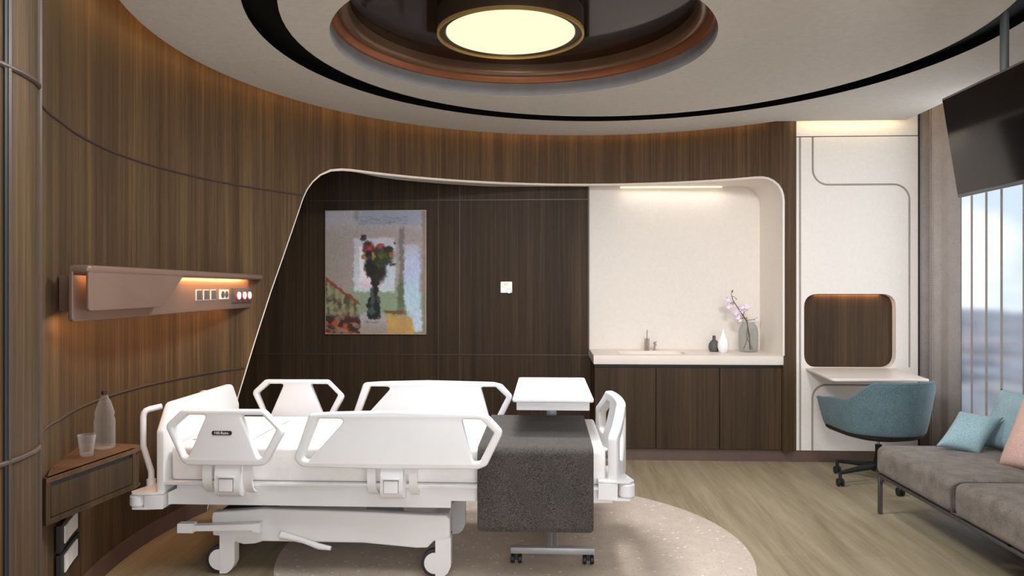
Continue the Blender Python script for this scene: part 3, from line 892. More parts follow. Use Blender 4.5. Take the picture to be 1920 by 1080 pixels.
MB().tube([(0.923, 6.235, ZT + 0.052), (0.923, 6.19, ZT + 0.058), (0.923, 6.165, ZT + 0.048)], 0.006, 10).build('spout', 'chrome', fc)
MB().tube([(0.923, 6.24, ZT + 0.066), (0.934, 6.22, ZT + 0.074)], 0.004, 8).build('lever', 'chrome', fc)
# vases
v1 = MB().lathe([(0, 0), (0.032, 0), (0.040, 0.012), (0.0455, 0.040), (0.041, 0.066), (0.026, 0.088), (0.0135, 0.100), (0.0130, 0.132), (0.0105, 0.132), (0.0105, 0.10), (0, 0.09)], (1.392, 6.12, ZT), 40).build('bud_vase', 'vase_dark')
tag(v1, 'short charcoal round vase with a narrow neck on the ivory counter', 'vase')
v2 = MB().lathe([(0, 0), (0.024, 0), (0.036, 0.012), (0.0455, 0.045), (0.0445, 0.075), (0.034, 0.112), (0.018, 0.150), (0.0125, 0.172), (0.0125, 0.194), (0.0100, 0.194), (0.0095, 0.17), (0, 0.15)], (1.447, 6.03, ZT), 48, rib=0.018, nrib=16).build('teardrop_vase', 'vase_white')
tag(v2, 'tall white ribbed teardrop vase beside the charcoal vase', 'vase')
v3 = MB().lathe([(0, 0), (0.066, 0), (0.074, 0.006), (0.0775, 0.05), (0.0775, 0.16), (0.072, 0.195), (0.060, 0.222), (0.050, 0.232), (0.050, 0.246), (0.047, 0.246), (0.047, 0.233), (0.057, 0.220), (0.069, 0.193), (0.0745, 0.16), (0.0745, 0.05), (0.068, 0.012), (0, 0.010)], (1.672, 6.12, ZT), 64, rib=0.02, nrib=18).build('glass_vase', 'vase_glass')
tag(v3, 'large ribbed smoky glass vase holding blossom at the right of the counter', 'vase')
# cherry blossom branch standing in the glass vase
bl = thing('cherry_blossom', 'pink cherry blossom branch leaning left out of the glass vase', 'flowers', (1.672, 6.12, ZT + 0.02))
def BP(px, py):
    # local drawing of the spray, metres from the vase mouth centre
    return px, py
B0 = Vector((1.66, 6.12, ZT + 0.25))
def bp(dx, dz, dy=0.0):
    return (B0.x + dx, B0.y + dy, B0.z + dz)
mb = MB()
main = [(1.69, 6.13, ZT + 0.015), (1.68, 6.12, ZT + 0.14), bp(0.0, 0.0), bp(-0.035, 0.055), bp(-0.066, 0.10), bp(-0.088, 0.135), bp(-0.112, 0.175), bp(-0.125, 0.215), bp(-0.127, 0.236)]
mb.tube(main, [0.005, 0.005, 0.0045, 0.004, 0.0036, 0.0032, 0.003, 0.0024, 0.0016], 7)
tw = [[bp(-0.10, 0.150), bp(-0.118, 0.142), bp(-0.128, 0.136)], [bp(-0.122, 0.208), bp(-0.107, 0.204), bp(-0.094, 0.196)], [bp(-0.005, 0.01), bp(0.03, 0.012), bp(0.066, 0.016)],
      [bp(-0.02, 0.03), bp(-0.055, 0.02), bp(-0.075, 0.005)], [bp(-0.03, 0.05), bp(-0.02, 0.085), bp(-0.01, 0.10)], [bp(-0.118, 0.19), bp(-0.14, 0.185), bp(-0.15, 0.18)], [bp(-0.105, 0.16), bp(-0.14, 0.145), bp(-0.155, 0.13)],
      [(1.70, 6.10, ZT + 0.02), (1.65, 6.10, ZT + 0.13), bp(0.01, 0.0)], [(1.64, 6.14, ZT + 0.02), (1.67, 6.12, ZT + 0.13), bp(0.0, 0.01)]]
for t in tw:
    mb.tube(t, [0.003, 0.0024, 0.0016], 6)
mb.build('branch', 'bark', bl)
def flower(c, r, nrm, mbp, mbc):
    nrm = Vector(nrm).normalized()
    a = nrm.orthogonal().normalized(); b = nrm.cross(a)
    for layer in range(2):
        for k in range(5):
            an = 2 * pi * (k + 0.5 * layer) / 5
            dr = a * cos(an) + b * sin(an); tg = nrm.cross(dr)
            rr = r * (1.0 - 0.22 * layer); lift = 0.25 + 0.35 * layer
            o_ = Vector(c)
            pts = []
            for s_, wd in ((0.05, 0.08), (0.45, 0.40), (0.8, 0.42), (1.0, 0.22)):
                ctr = o_ + dr * (rr * s_) + nrm * (rr * lift * s_ * s_ + 0.002 * layer)
                pts += [ctr - tg * (rr * wd), ctr + tg * (rr * wd)]
            mbp.add(pts, [(0, 1, 3, 2), (2, 3, 5, 4), (4, 5, 7, 6)])
    mbc.lathe([(0, -0.001), (r * 0.16, 0.001), (0, r * 0.3)], c, 7)
clusters = [(-0.18, 0.188), (-0.148, 0.178), (-0.137, 0.168), (-0.152, 0.132), (-0.150, 0.124), (-0.035, 0.112), (-0.055, 0.108), (-0.018, 0.125), (-0.04, 0.09), (-0.012, 0.108), (-0.09, 0.068), (-0.078, 0.05), (-0.095, 0.045), (-0.07, 0.025), (-0.058, 0.012), (0.074, 0.022), (-0.165, 0.182), (-0.142, 0.118), (-0.028, 0.096), (-0.045, 0.122), (-0.082, 0.036), (-0.10, 0.06), (0.0, 0.118), (-0.15, 0.19)]
for i, (dx, dz) in enumerate(clusters):
    p_, c_ = MB(), MB()
    r_ = 0.025 if i not in (0, 15, 13, 14) else 0.018
    flower(bp(dx, dz, random.uniform(-0.02, 0.01)), r_, (random.uniform(-0.5, 0.5), -1, random.uniform(-0.3, 0.5)), p_, c_)
    f_ = p_.build('blossom', 'petal', bl)
    c_.build('flower_centre', 'pistil', f_)
for (dx, dz, ddx, ddz, mt) in ((-0.127, 0.232, 0.016, 0.034, 'leaf'), (-0.120, 0.140, -0.014, -0.012, 'leaf'), (-0.012, 0.13, 0.016, 0.006, 'leaf'), (-0.094, 0.196, 0.012, -0.018, 'bud'), (0.0, 0.015, -0.004, 0.024, 'bud'), (0.05, 0.014, 0.018, 0.004, 'bud')):
    a = Vector(bp(dx, dz)); d_ = Vector((ddx, 0.004, ddz)); s_ = Vector((-ddz, 0, ddx)) * 0.22
    m_ = MB().add([a, a + d_ * 0.45 + s_ + Vector((0, -0.004, 0)), a + d_, a + d_ * 0.45 - s_ + Vector((0, -0.004, 0))], [(0, 1, 2), (0, 2, 3)])
    m_.build('leaf' if mt == 'leaf' else 'bud', mt, bl)

# ------------------------------------------------------------------ hospital bed
bed = thing('hospital_bed', 'white adjustable hospital bed with openwork side rails on castors', 'bed', (-0.75, 3.70, 0.0))
HEAD_O = fillet([(-1.634, 0.803), (-1.262, 0.804), (-1.166, 0.708), (-1.249, 0.562), (-1.274, 0.553), (-1.602, 0.553), (-1.631, 0.566), (-1.706, 0.722), (-1.700, 0.742)], [0.02, 0.03, 0.03, 0.03, 0.02, 0.02, 0.03, 0.03, 0.02], 4)
HEAD_H = [fillet([(-1.608, 0.780), (-1.520, 0.780), (-1.603, 0.590), (-1.624, 0.592), (-1.676, 0.722)], [0.01, 0.012, 0.012, 0.012, 0.015], 4),
          fillet([(-1.366, 0.780), (-1.264, 0.780), (-1.202, 0.718), (-1.268, 0.591), (-1.287, 0.587)], [0.012, 0.012, 0.012, 0.012, 0.012], 4)]
FOOT_O = fillet([(-1.053, 0.788), (-0.961, 0.795), (-0.682, 0.803), (-0.30, 0.795), (-0.250, 0.783), (-0.186, 0.714), (-0.258, 0.566), (-0.296, 0.550), (-0.70, 0.546), (-1.089, 0.552), (-1.122, 0.588)], [0.02, 0.1, 0.3, 0.06, 0.03, 0.03, 0.03, 0.03, 0.1, 0.03, 0.03], 4)
FOOT_H = [fillet([(-1.013, 0.768), (-0.884, 0.768), (-1.058, 0.578), (-1.084, 0.586)], [0.01, 0.018, 0.012, 0.012], 4),
          fillet([(-0.372, 0.769), (-0.286, 0.769), (-0.226, 0.711), (-0.290, 0.582), (-0.320, 0.578)], [0.012, 0.012, 0.012, 0.012, 0.012], 4)]
def rail(outline, holes, y, dz, flip):
    t = 0.046
    mb = plate(outline, holes, t, 0.009, lambda u, v, w: (u, y + (w if not flip else -w), v + dz))
    return mb.build('side_rail', 'bed_white', bed, 30)
YN, YF = 3.232, 4.205
r1 = rail(HEAD_O, HEAD_H, YN, 0, False)
r2 = rail(FOOT_O, FOOT_H, YN, 0, False)
r3 = rail(HEAD_O, HEAD_H, YF, 0.012, True)
r4 = rail(FOOT_O, FOOT_H, YF, 0.012, True)
# badge on the near head rail
bg = plate(rrect(-1.492, -1.401, 0.692, 0.711, 0.0094), [], 0.004, 0.0, lambda u, v, w: (u, YN - 0.0245 + w, v)).build('badge', 'badge', r1)
text_mesh('Hill-Rom.', 0.0175, lambda x, y, z: (-1.4465 + x, YN - 0.0272 - z, 0.7016 + y)).build('badge_lettering', 'letters', r1)
# hinges: two curved straps and a latch block each
def hinge(xs1, xb, xs2, yo, sgn, parent):
    for (x0, x1) in (xs1, xs2):
        out = [(0, 0.565), (-0.006, 0.52), (-0.004, 0.475), (0.012, 0.440), (0.045, 0.418), (0.09, 0.414)]
        inn = [(0.09, 0.424), (0.048, 0.428), (0.020, 0.446), (0.006, 0.478), (0.004, 0.52), (0.010, 0.565)]
        mb = MB().strip([((x0 + x1) / 2, yo + sgn * a, z) for a, z in out + inn], ((x1 - x0) / 2, 0, 0))
        mb.build('hinge_strap', 'bed_white', parent, 50)
    x0, x1 = xb
    prof = [(-0.002, 0.565), (-0.016, 0.52), (-0.020, 0.455), (-0.012, 0.425), (0.03, 0.402), (0.10, 0.392), (0.10, 0.45), (0.04, 0.50), (0.02, 0.565)]
    mb = MB().strip([((x0 + x1) / 2, yo + sgn * a, z) for a, z in prof], ((x1 - x0) / 2, 0, 0))
    lb = mb.build('latch_block', 'bed_white', parent, 50)
    xc = (x0 + x1) / 2 - 0.002
    y_ = yo - sgn * 0.0205
    plate(rrect(xc - 0.033, xc + 0.033, 0.438, 0.497, 0.003), [], 0.004, 0.0, lambda u, v, w: (u, y_ + w, v)).build('button_gap', 'groove_grey', lb)
    plate(rrect(xc - 0.0312, xc + 0.0312, 0.4398, 0.4952, 0.002), [], 0.008, 0.001, lambda u, v, w: (u, y_ - sgn * 0.001 + w, v)).build('release_button', 'bed_white', lb)
    MB().box(xc - 0.04, xc + 0.04, min(y_, y_ - sgn * 0.012), max(y_, y_ - sgn * 0.012), 0.500, 0.512, 0.004, 2).build('latch_lip', 'bed_white', lb)
hinge((-1.545, -1.503), (-1.484, -1.372), (-1.360, -1.318), YN, 1, r1)
hinge((-0.795, -0.757), (-0.733, -0.632), (-0.607, -0.570), YN, 1, r2)
hinge((-1.545, -1.503), (-1.484, -1.372), (-1.360, -1.318), YF, -1, r3)
hinge((-0.795, -0.757), (-0.733, -0.632), (-0.607, -0.570), YF, -1, r4)

# mattress, deck and frame
MB().box(-1.738, 0.272, 3.320, 4.13, 0.4575, 0.615, 0.018, 4).build('mattress', 'linen', bed)
MB().box(-1.752, 0.285, 3.286, 4.15, 0.4435, 0.4572, 0.002, 1).build('mattress_deck', 'bed_steel', bed)
mb = MB()
for y0, y1 in ((3.302, 3.342), (4.098, 4.138)):
    mb.strip([(x, (y0 + y1) / 2, z) for x, z in ((-1.742, 0.352), (-0.43, 0.352), (-0.43, 0.384), (0.30, 0.384), (0.30, 0.4475), (-1.70, 0.4475), (-1.70, 0.425), (-1.742, 0.405))], (0, (y1 - y0) / 2, 0))
for x in (-1.70, -1.1, -0.5, 0.28):
    mb.box(x - 0.02, x + 0.02, 3.342, 4.098, 0.395, 0.447)
mb.build('side_beam', 'bed_steel', bed, 30)

# headboard: plate in the y-z plane
hb = fillet([(3.285, 0.398), (4.115, 0.398), (4.115, 0.69), (4.03, 0.812), (3.365, 0.812), (3.285, 0.69)], [0.01, 0.01, 0.03, 0.05, 0.05, 0.03], 6)
plate(hb, [], 0.04, 0.012, lambda u, v, w: (-1.772 + w, u, v)).build('headboard', 'bed_white', bed, 30)
# footboard: bowed plate with two hand holes
def FB(u, v, w):
    t = (u - 3.70) / 0.42
    x = 0.296 + 0.075 * (1 - min(1, abs(t)) ** 2.4)
    nx, ny = 1.0, 0.42 * (1 if t > 0 else -1) * min(1, abs(t)) ** 1.4
    l = hypot(nx, ny)
    return (x + w * nx / l, u + w * ny / l, v)
fb = fillet([(3.28, 0.47), (4.12, 0.47), (4.12, 0.685), (3.98, 0.795), (3.46, 0.795), (3.28, 0.685)], [0.01, 0.01, 0.04, 0.03, 0.03, 0.04], 6)
h1 = fillet([(3.885, 0.738), (3.955, 0.738), (4.065, 0.660), (4.065, 0.575), (4.02, 0.560)], [0.012, 0.03, 0.025, 0.02, 0.02], 5)
h2 = [(7.40 - a, b) for a, b in h1]
cuts = [3.28 + 0.03 * i for i in range(1, 28)]
plate(fb, [h1, h2], 0.045, 0.012, FB, cuts).build('footboard', 'bed_white', bed, 40)

# corner brackets with bumper rollers
def corner(x_in, dirx, ys, zt, zb_, rx):
    """bracket from the frame end outwards; ys=+1 near side, -1 far side"""
    yc = 3.70
    def Q(x, y): return (x, yc + (y - yc) * ys)
    prof = [(x_in, 3.275), (x_in + dirx * 0.045, 3.262), (x_in + dirx * 0.085, 3.268), (x_in + dirx * 0.085, 3.31), (x_in + dirx * 0.085, 3.46), (x_in, 3.50)]
    top = [(x_in, 3.275), (x_in + dirx * 0.085, 3.262), (x_in + dirx * 0.138, 3.262), (x_in + dirx * 0.160, 3.295), (x_in + dirx * 0.13, 3.42), (x_in + dirx * 0.04, 3.60), (x_in, 3.62)]
    mb = MB().strip([Q(*p) + ((zt + zb_) / 2 - 0.003,) for p in prof], (0, 0, (zt - zb_) / 2 - 0.003))
    mb.strip([Q(*p) + (zt,) for p in top], (0, 0, 0.004))
    mb.strip([Q(*p) + (zb_ + 0.002,) for p in top[:5]], (0, 0, 0.004))
    cbk = mb.build('corner_bracket', 'bed_white', bed, 40)
    cxx, cyy = Q(x_in + dirx * 0.128, 3.297)
    h = (zt - zb_) / 2 - 0.007
    MB().lathe([(0, -h), (0.030, -h), (0.0365, -h + 0.008), (0.0365, h - 0.008), (0.030, h), (0, h)], (cxx, cyy, (zt + zb_) / 2), 28).build('bumper_roller', 'bed_white', cbk)
for ys in (1, -1):
    corner(-1.752, -1, ys, 0.407, 0.338, 0)
    corner(0.235, 1, ys, 0.486, 0.408, 0)
# push handles at the head end
def push(ys):
    yc = 3.70
    pts = [(-1.882, 3.41, 0.405), (-1.882, 3.41, 0.475), (-1.921, 3.41, 0.594), (-1.921, 3.41, 0.735)]
    pts += [(-1.918, 3.412, 0.753), (-1.912, 3.416, 0.762), (-1.900, 3.428, 0.768)] + [(-1.868, 3.462, 0.774), (-1.862, 3.468, 0.775)]
    q = [(x, yc + (y - yc) * ys, z) for x, y, z in pts]
    h = MB().tube(q, 0.0145, 12).build('push_handle', 'bed_white', bed)
    MB().lathe([(0.0148, 0.0), (0.021, 0.0), (0.021, 0.03), (0.0148, 0.03)], (-1.882, yc + (3.41 - yc) * ys, 0.408), 20, closed=True).build('collar', 'bed_white', h)
push(1); push(-1)

# undercarriage
base = [(-1.575, 0.262), (-1.57, 0.292), (-1.40, 0.305), (-1.34, 0.312), (-0.46, 0.298), (-0.443, 0.28), (-0.443, 0.19), (-0.47, 0.178), (-0.52, 0.172), (-0.55, 0.140), (-0.60, 0.138), (-0.85, 0.158), (-1.33, 0.158), (-1.365, 0.146), (-1.42, 0.142), (-1.46, 0.152), (-1.50, 0.176), (-1.57, 0.182)]
base = fillet(base, 0.012, 3)
for i, y in enumerate((3.405, 4.015)):
    o_ = plate(base, [], 0.05, 0.008, lambda u, v, w: (u, y + w - (0.02 * sst(0.145, 0.29, v) * sst(-0.9, -0.5, u) if i == 0 else 0), v), cuts=[-1.3 + 0.1 * k for k in range(9)]).build('base_cover', 'bed_white', bed, 35)
    if i == 0: base_cover = o_
mb = MB()
mb.box(-1.53, -1.47, 3.43, 3.99, 0.215, 0.255); mb.box(-0.53, -0.47, 3.43, 3.99, 0.215, 0.255); mb.box(-1.5, -0.5, 3.66, 3.74, 0.20, 0.25)
mb.build('base_crossbar', 'bed_steel', bed)
for x in (-1.42, -0.79):
    MB().strip([(x + a, 3.56, z) for a, z in ((-0.085, 0.24), (0.085, 0.24), (0.055, 0.397), (-0.055, 0.397))], (0, 0.055, 0)).build('lift_arm', 'grey_steel', bed)
    MB().strip([(x + a, 3.90, z) for a, z in ((-0.085, 0.24), (0.085, 0.24), (0.055, 0.397), (-0.055, 0.397))], (0, 0.04, 0)).build('lift_arm', 'grey_steel', bed)
MB().box(-1.34, -0.88, 3.62, 3.84, 0.255, 0.375, 0.01, 2).build('actuator_box', 'dark_box', bed)
MB().box(-1.545, -1.36, 3.44, 3.98, 0.284, 0.291).build('base_tray', 'dark_box', bed)
# brake pedal and lever
mb = MB().strip([(x, 3.352, z) for x, z in ((-1.715, 0.250), (-1.64, 0.252), (-1.64, 0.243), (-1.36, 0.254), (-1.325, 0.258), (-1.325, 0.214), (-1.36, 0.218), (-1.36, 0.226), (-1.64, 0.217), (-1.64, 0.208), (-1.715, 0.208))], (0, 0.02, 0))
mb.build('brake_pedal', 'bed_white', base_cover, 30)
mb = MB().tube([(-1.235, 3.365, 0.196), (-1.20, 3.362, 0.190), (-1.12, 3.355, 0.172), (-1.05, 3.35, 0.150), (-0.995, 3.35, 0.142)], [0.020, 0.016, 0.012, 0.014, 0.010], 10)
mb.build('release_lever', 'bed_white', base_cover)
# castors
def castor(x, y, side):
    f = MB()
    # housing: tall half-shell beside the wheel
    prof = [(0.0, 0.19), (0.072, 0.19), (0.072, 0.055), (0.058, 0.025), (0.035, 0.006), (0.0, 0.004)]
    f.strip([(x + 0.0 + a, y + side * 0.004, z) for a, z in prof], (0, 0.026, 0))
    f.tube([(x + 0.036, y + side * 0.004, 0.185), (x + 0.036, y + side * 0.004, 0.225)], 0.016, 12)
    h = f.build('castor_housing', 'bed_white', bed, 40)
    MB().lathe([(0, -0.017), (0.050, -0.018), (0.0645, -0.013), (0.0655, 0.0), (0.0645, 0.013), (0.050, 0.018), (0, 0.017)], (x - 0.004, y, 0.0685), 32, axis='y').build('tyre', 'tyre', h)
    MB().lathe([(0, -0.020), (0.048, -0.020), (0.0505, -0.017), (0.0505, 0.017), (0.048, 0.020), (0, 0.020)], (x - 0.004, y, 0.0685), 32, axis='y').build('wheel_disc', 'bed_white', h)
for x in (-1.535, -0.512):
    castor(x, 3.40, 1)
    castor(x + 0.0, 4.01, -1)

# pillow, throw
def cushion(name, mat, w, h, t, rot, loc, label, cat, n=26, group=None, pinch=0.07, rest=None, flat=1.0):
    mb = MB()
    def side(sg):
        def fn(a, b):
            u, v = 2 * a - 1, 2 * b - 1
            x = w / 2 * u * (1 - pinch * (1 - v * v) * abs(u))
            y = h / 2 * v * (1 - pinch * (1 - u * u) * abs(v))
            k = max(0.0, (1 - u ** 4) * (1 - v ** 4)) ** 0.55
            z = sg * t / 2 * k * (1 + 0.06 * sin(3 * u + 2 * v)) * (flat if sg < 0 else 1.0)
            return (x, y, z)
        return fn
    mb.grid(n, n, side(1)); mb.grid(n, n, side(-1))
    R_ = rot
    mb.v = [tuple(R_ @ Vector(p) + Vector(loc)) for p in mb.v]
    if rest is not None:
        dz = rest - min(p[2] for p in mb.v)
        mb.v = [(p[0], p[1], p[2] + dz) for p in mb.v]
    me = mb.mesh(name, 180)
    o = bpy.data.objects.new(name, me); COL.objects.link(o)
    me.materials.append(M[mat])
    zmin = min(p[2] for p in mb.v)
    tag(o, label, cat, group)
    return o
E3 = lambda a, b, c: (Matrix.Rotation(radians(c), 3, 'Z') @ Matrix.Rotation(radians(b), 3, 'Y') @ Matrix.Rotation(radians(a), 3, 'X'))
cushion('pillow', 'linen', 0.30, 0.52, 0.05, E3(0, 0, 0), (-1.56, 3.72, 0.655), 'white pillow lying at the head of the hospital bed', 'pillow', pinch=0.05, rest=0.6155, flat=0.04)

tl = []
Yn, Yf, zt_, rr = 3.279, 4.163, 0.6275, 0.035
tl += [(Yn, 0.256 + (zt_ - rr - 0.256) * i / 12) for i in range(13)]
tl += [(Yn + rr - rr * cos(radians(a)), zt_ - rr + rr * sin(radians(a))) for a in (15, 30, 45, 60, 75, 90)]
tl += [(Yn + rr + (Yf - Yn - 2 * rr) * i / 14, zt_) for i in range(1, 15)]
tl += [(Yf - rr + rr * sin(radians(a)), zt_ - rr + rr * cos(radians(a))) for a in (15, 30, 45, 60, 75, 90)]
tl += [(Yf, zt_ - rr - (zt_ - rr - 0.30) * i / 8) for i in range(1, 9)]
mb = MB()
NX = 12
def throw_pt(a, b):
    i = min(int(round(b * (len(tl) - 1))), len(tl) - 1)
    y, z = tl[i]
    x = -0.306 + 0.520 * a
    if i < 1:
        e = abs(2 * a - 1)
        z += 0.012 * max(0.0, (e - 0.93) / 0.07) ** 2
    return (x, y - 0.002 * sin(5 * a + 7 * b) if i < 13 else y, z)
mb.grid(61, len(tl), throw_pt)
to = mb.build('bed_throw', 'throw', None, 180)
sm = to.modifiers.new('thickness', 'SOLIDIFY'); sm.thickness = 0.009; sm.offset = 0.0
tag(to, 'charcoal woven throw draped across the foot of the hospital bed', 'blanket')

# ------------------------------------------------------------------ overbed table
ob = thing('overbed_table', 'white overbed table on a grey wheeled base across the bed foot', 'table', (0.035, 3.98, 0))
mb = plate(rrect(-0.162, 0.234, 3.548, 4.414, 0.022), [], 0.017, 0.005, lambda u, v, w: (u, v, 0.803 + w))
mb.build('tabletop', 'bed_white', ob)
MB().box(-0.142, 0.214, 3.572, 4.39, 0.752, 0.7935, 0.004, 2).build('under_tray', 'bed_white', ob)
MB().box(0.006, 0.064, 4.27, 4.33, 0.082, 0.752, 0.004, 2).build('post', 'alu', ob)
for x0, x1 in ((0.010, 0.032), (0.038, 0.060)):
    MB().box(x0, x1, 3.60, 4.36, 0.056, 0.083, 0.002, 1).build('base_beam', 'alu', ob)
for yb in (3.562, 4.345):
    fb_ = MB().box(-0.171, 0.239, yb, yb + 0.042, 0.054, 0.084, 0.003, 2).build('foot_bar', 'alu', ob)
    for xc in (-0.143, 0.208):
        mb = MB()
        for s_ in (-0.018, 0.018):
            mb.lathe([(0, -0.009), (0.019, -0.009), (0.0225, -0.006), (0.0225, 0.006), (0.019, 0.009), (0, 0.009)], (xc + s_, yb + 0.024, 0.0235), 20, axis='x')
        mb.box(xc - 0.009, xc + 0.009, yb + 0.008, yb + 0.03, 0.022, 0.0545)
        mb.build('castor', 'black_plastic', fb_)

# ------------------------------------------------------------------ desk, chair
dk = plate(fillet([(2.015, 5.767), (1.945, 5.07), (2.602, 5.085), (2.70, 5.767)], [0.01, 0.06, 0.02, 0.01], 6), [], 0.02, 0.006, lambda u, v, w: (u, v, 0.722 + w)).build('desk', 'stone')
tag(dk, 'slim ivory wall desk with a rounded corner under the wood backed niche', 'desk')

ch = thing('office_chair', 'teal fabric tub chair on a black swivel castor base at the desk', 'chair', (2.30, 5.17, 0))
FACE = radians(104)   # facing direction
def shell_pt(ph, v, inset=0.0):
    """ph in degrees from the middle of the back, v 0 bottom .. 1 top"""
    a = abs(ph)
    top = 0.725 - 0.128 * sst(36, 74, a) - 0.022 * sst(85, 128, a)
    bot = 0.374 + 0.016 * sst(60, 128, a)
    z = bot + (top - bot) * v
    flare = 0.275 + 0.055 * v ** 0.8
    straight = 0.0
    if a <= 95:
        lx, ly = -cos(radians(ph)) * flare, sin(radians(ph)) * flare * 1.02
    else:
        k = (a - 95) / 33.0
        s_ = 1 if ph > 0 else -1
        lx = -cos(radians(95)) * flare + 0.18 * k
        ly = s_ * (sin(radians(95)) * flare * 1.02 - 0.012 * k * k)
    lx, ly = lx * (1 - inset), ly * (1 - inset)
    x = 2.30 + lx * cos(FACE) - ly * sin(FACE)
    y = 5.17 + lx * sin(FACE) + ly * cos(FACE)
    return (x, y, z)
mb = MB().grid(80, 16, lambda a, b: shell_pt(-128 + 256 * a, b))
so = mb.build('shell', 'teal', ch, 180)
sd = so.modifiers.new('thickness', 'SOLIDIFY'); sd.thickness = 0.022; sd.offset = 0.0
bv = so.modifiers.new('edge', 'BEVEL'); bv.width = 0.006; bv.segments = 2
MB().tube([shell_pt(-128 + 256 * i / 80, 1.0, 0.0) for i in range(81)], 0.012, 8).build('edge_piping', 'teal', ch)
# seat cushion and black pan
def seat_ring(k, z):
    out = []
    for i in range(60):
        ph = -128 + 256 * i / 59
        p = shell_pt(ph, 0.0)
        out.append((2.30 + (p[0] - 2.30) * k, 5.17 + (p[1] - 5.17) * k, z if z is not None else p[2]))
    return out
def loft(rings, cap=True):
    mb = MB()
    n = len(rings[0])
    vs = [p for r in rings for p in r]
    fs = []
    for i in range(len(rings) - 1):
        for k in range(n):
            l = (k + 1) % n
            fs.append((i * n + k, i * n + l, (i + 1) * n + l, (i + 1) * n + k))
    fs.append(tuple(range(n))); fs.append(tuple((len(rings) - 1) * n + k for k in range(n)))
    return mb.add(vs, fs)
loft([seat_ring(0.90, 0.385), seat_ring(0.95, 0.41), seat_ring(0.94, 0.445), seat_ring(0.86, 0.46)]).build('seat_cushion', 'teal', ch, 60)
rim_top = [(p[0], p[1], p[2] + 0.004) for p in seat_ring(1.015, None)]
r2_ = [(2.30 + (p[0] - 2.30) * 1.0, 5.17 + (p[1] - 5.17) * 1.0, p[2] - 0.022) for p in seat_ring(1.0, None)]
r3_ = [(p[0], p[1], 0.30 + (p[2] - 0.30) * 0.55) for p in seat_ring(0.93, None)]
r4_ = [(p[0], p[1], 0.318) for p in seat_ring(0.6, None)]
r5_ = [(p[0], p[1], 0.313) for p in seat_ring(0.2, None)]
loft([rim_top, r2_, r3_, r4_, r5_]).build('seat_pan', 'black_plastic', ch, 60)
MB().tube([(2.30, 5.17, 0.20), (2.30, 5.17, 0.32)], 0.0095, 14).build('gas_column', 'chrome', ch)
MB().lathe([(0, 0.085), (0.04, 0.085), (0.034, 0.15), (0.020, 0.22), (0.022, 0.268), (0.0, 0.268)], (2.30, 5.17, 0.0), 24).build('column_cover', 'black_plastic', ch)
for an in (198, 125, 270, 342, 54):
    a = radians(an)
    dx, dy = cos(a), sin(a)
    mb = MB().tube([(2.30 + dx * 0.03, 5.17 + dy * 0.03, 0.122), (2.30 + dx * 0.18, 5.17 + dy * 0.18, 0.108), (2.30 + dx * 0.315, 5.17 + dy * 0.315, 0.092)], [0.024, 0.019, 0.013], 10, rx=0.8)
    lg = mb.build('base_arm', 'black_plastic', ch)
    c_ = Vector((2.30 + dx * 0.312, 5.17 + dy * 0.312, 0))
    mb = MB().tube([c_ + Vector((0, 0, 0.05)), c_ + Vector((0, 0, 0.098))], 0.011, 10)
    for s_ in (-0.014, 0.014):
        mb.lathe([(0, -0.008), (0.022, -0.008), (0.0265, -0.005), (0.0265, 0.005), (0.022, 0.008), (0, 0.008)], (c_.x + s_, c_.y, 0.0275), 20, axis='x')
    mb.box(c_.x - 0.008, c_.x + 0.008, c_.y - 0.01, c_.y + 0.01, 0.03, 0.06)
    mb.build('castor', 'black_plastic', lg)

# ------------------------------------------------------------------ sofa
sf = thing('sofa', 'low backless taupe velour sofa on slim dark metal legs by the window', 'sofa', (2.4, 3.6, 0))
def sofa_cushion(y0, y1):
    """soft rounded block: every point of a gridded cube is pulled onto a rounded box, then the top is crowned"""
    bm = bmesh.new()
    bmesh.ops.create_cube(bm, size=2.0)
    bmesh.ops.subdivide_edges(bm, edges=bm.edges[:], cuts=23, use_grid_fill=True)
    hx, hy, hz, r = 0.43, (y1 - y0) / 2, 0.087, 0.045
    for q in bm.verts:
        p = Vector([math.copysign(abs(c) ** 0.55, c) for c in q.co])
        w = Vector((p.x * hx, p.y * hy, p.z * hz))
        inner = Vector((max(-hx + r, min(hx - r, w.x)), max(-hy + r, min(hy - r, w.y)), max(-hz + r, min(hz - r, w.z))))
        d_ = w - inner
        if d_.length > 1e-9:
            w = inner + d_.normalized() * r
        u, v = w.x / hx, w.y / hy
        if w.z > 0:
            w.z += 0.012 * (1 - u * u) * (1 - v * v)
        q.co = w + Vector((2.41, (y0 + y1) / 2, 0.322))
    mb = MB(); mb.bm(bm)
    return mb
for y0, y1 in ((3.677, 4.50), (2.84, 3.663), (2.0, 2.826)):
    c_ = sofa_cushion(y0, y1).build('seat_cushion', 'sofa', sf, 180)
for yj in (3.67, 2.833):
    pts = [(1.984, yj, 0.25), (1.982, yj, 0.36), (1.992, yj, 0.382), (2.02, yj, 0.395)] + [(2.05 + 0.03 * i, yj, 0.398) for i in range(25)]
    MB().tube(pts, 0.0042, 6).build('seam', 'seam', sf)
mb = MB()
for xx in (2.0, 2.80):
    mb.box(xx - 0.012, xx + 0.012, 2.02, 4.48, 0.221, 0.2375, 0.003, 1)
for yy in (2.03, 3.25, 4.47):
    mb.box(1.99, 2.81, yy - 0.012, yy + 0.012, 0.221, 0.2375)
mb.build('frame', 'dark_metal', sf)
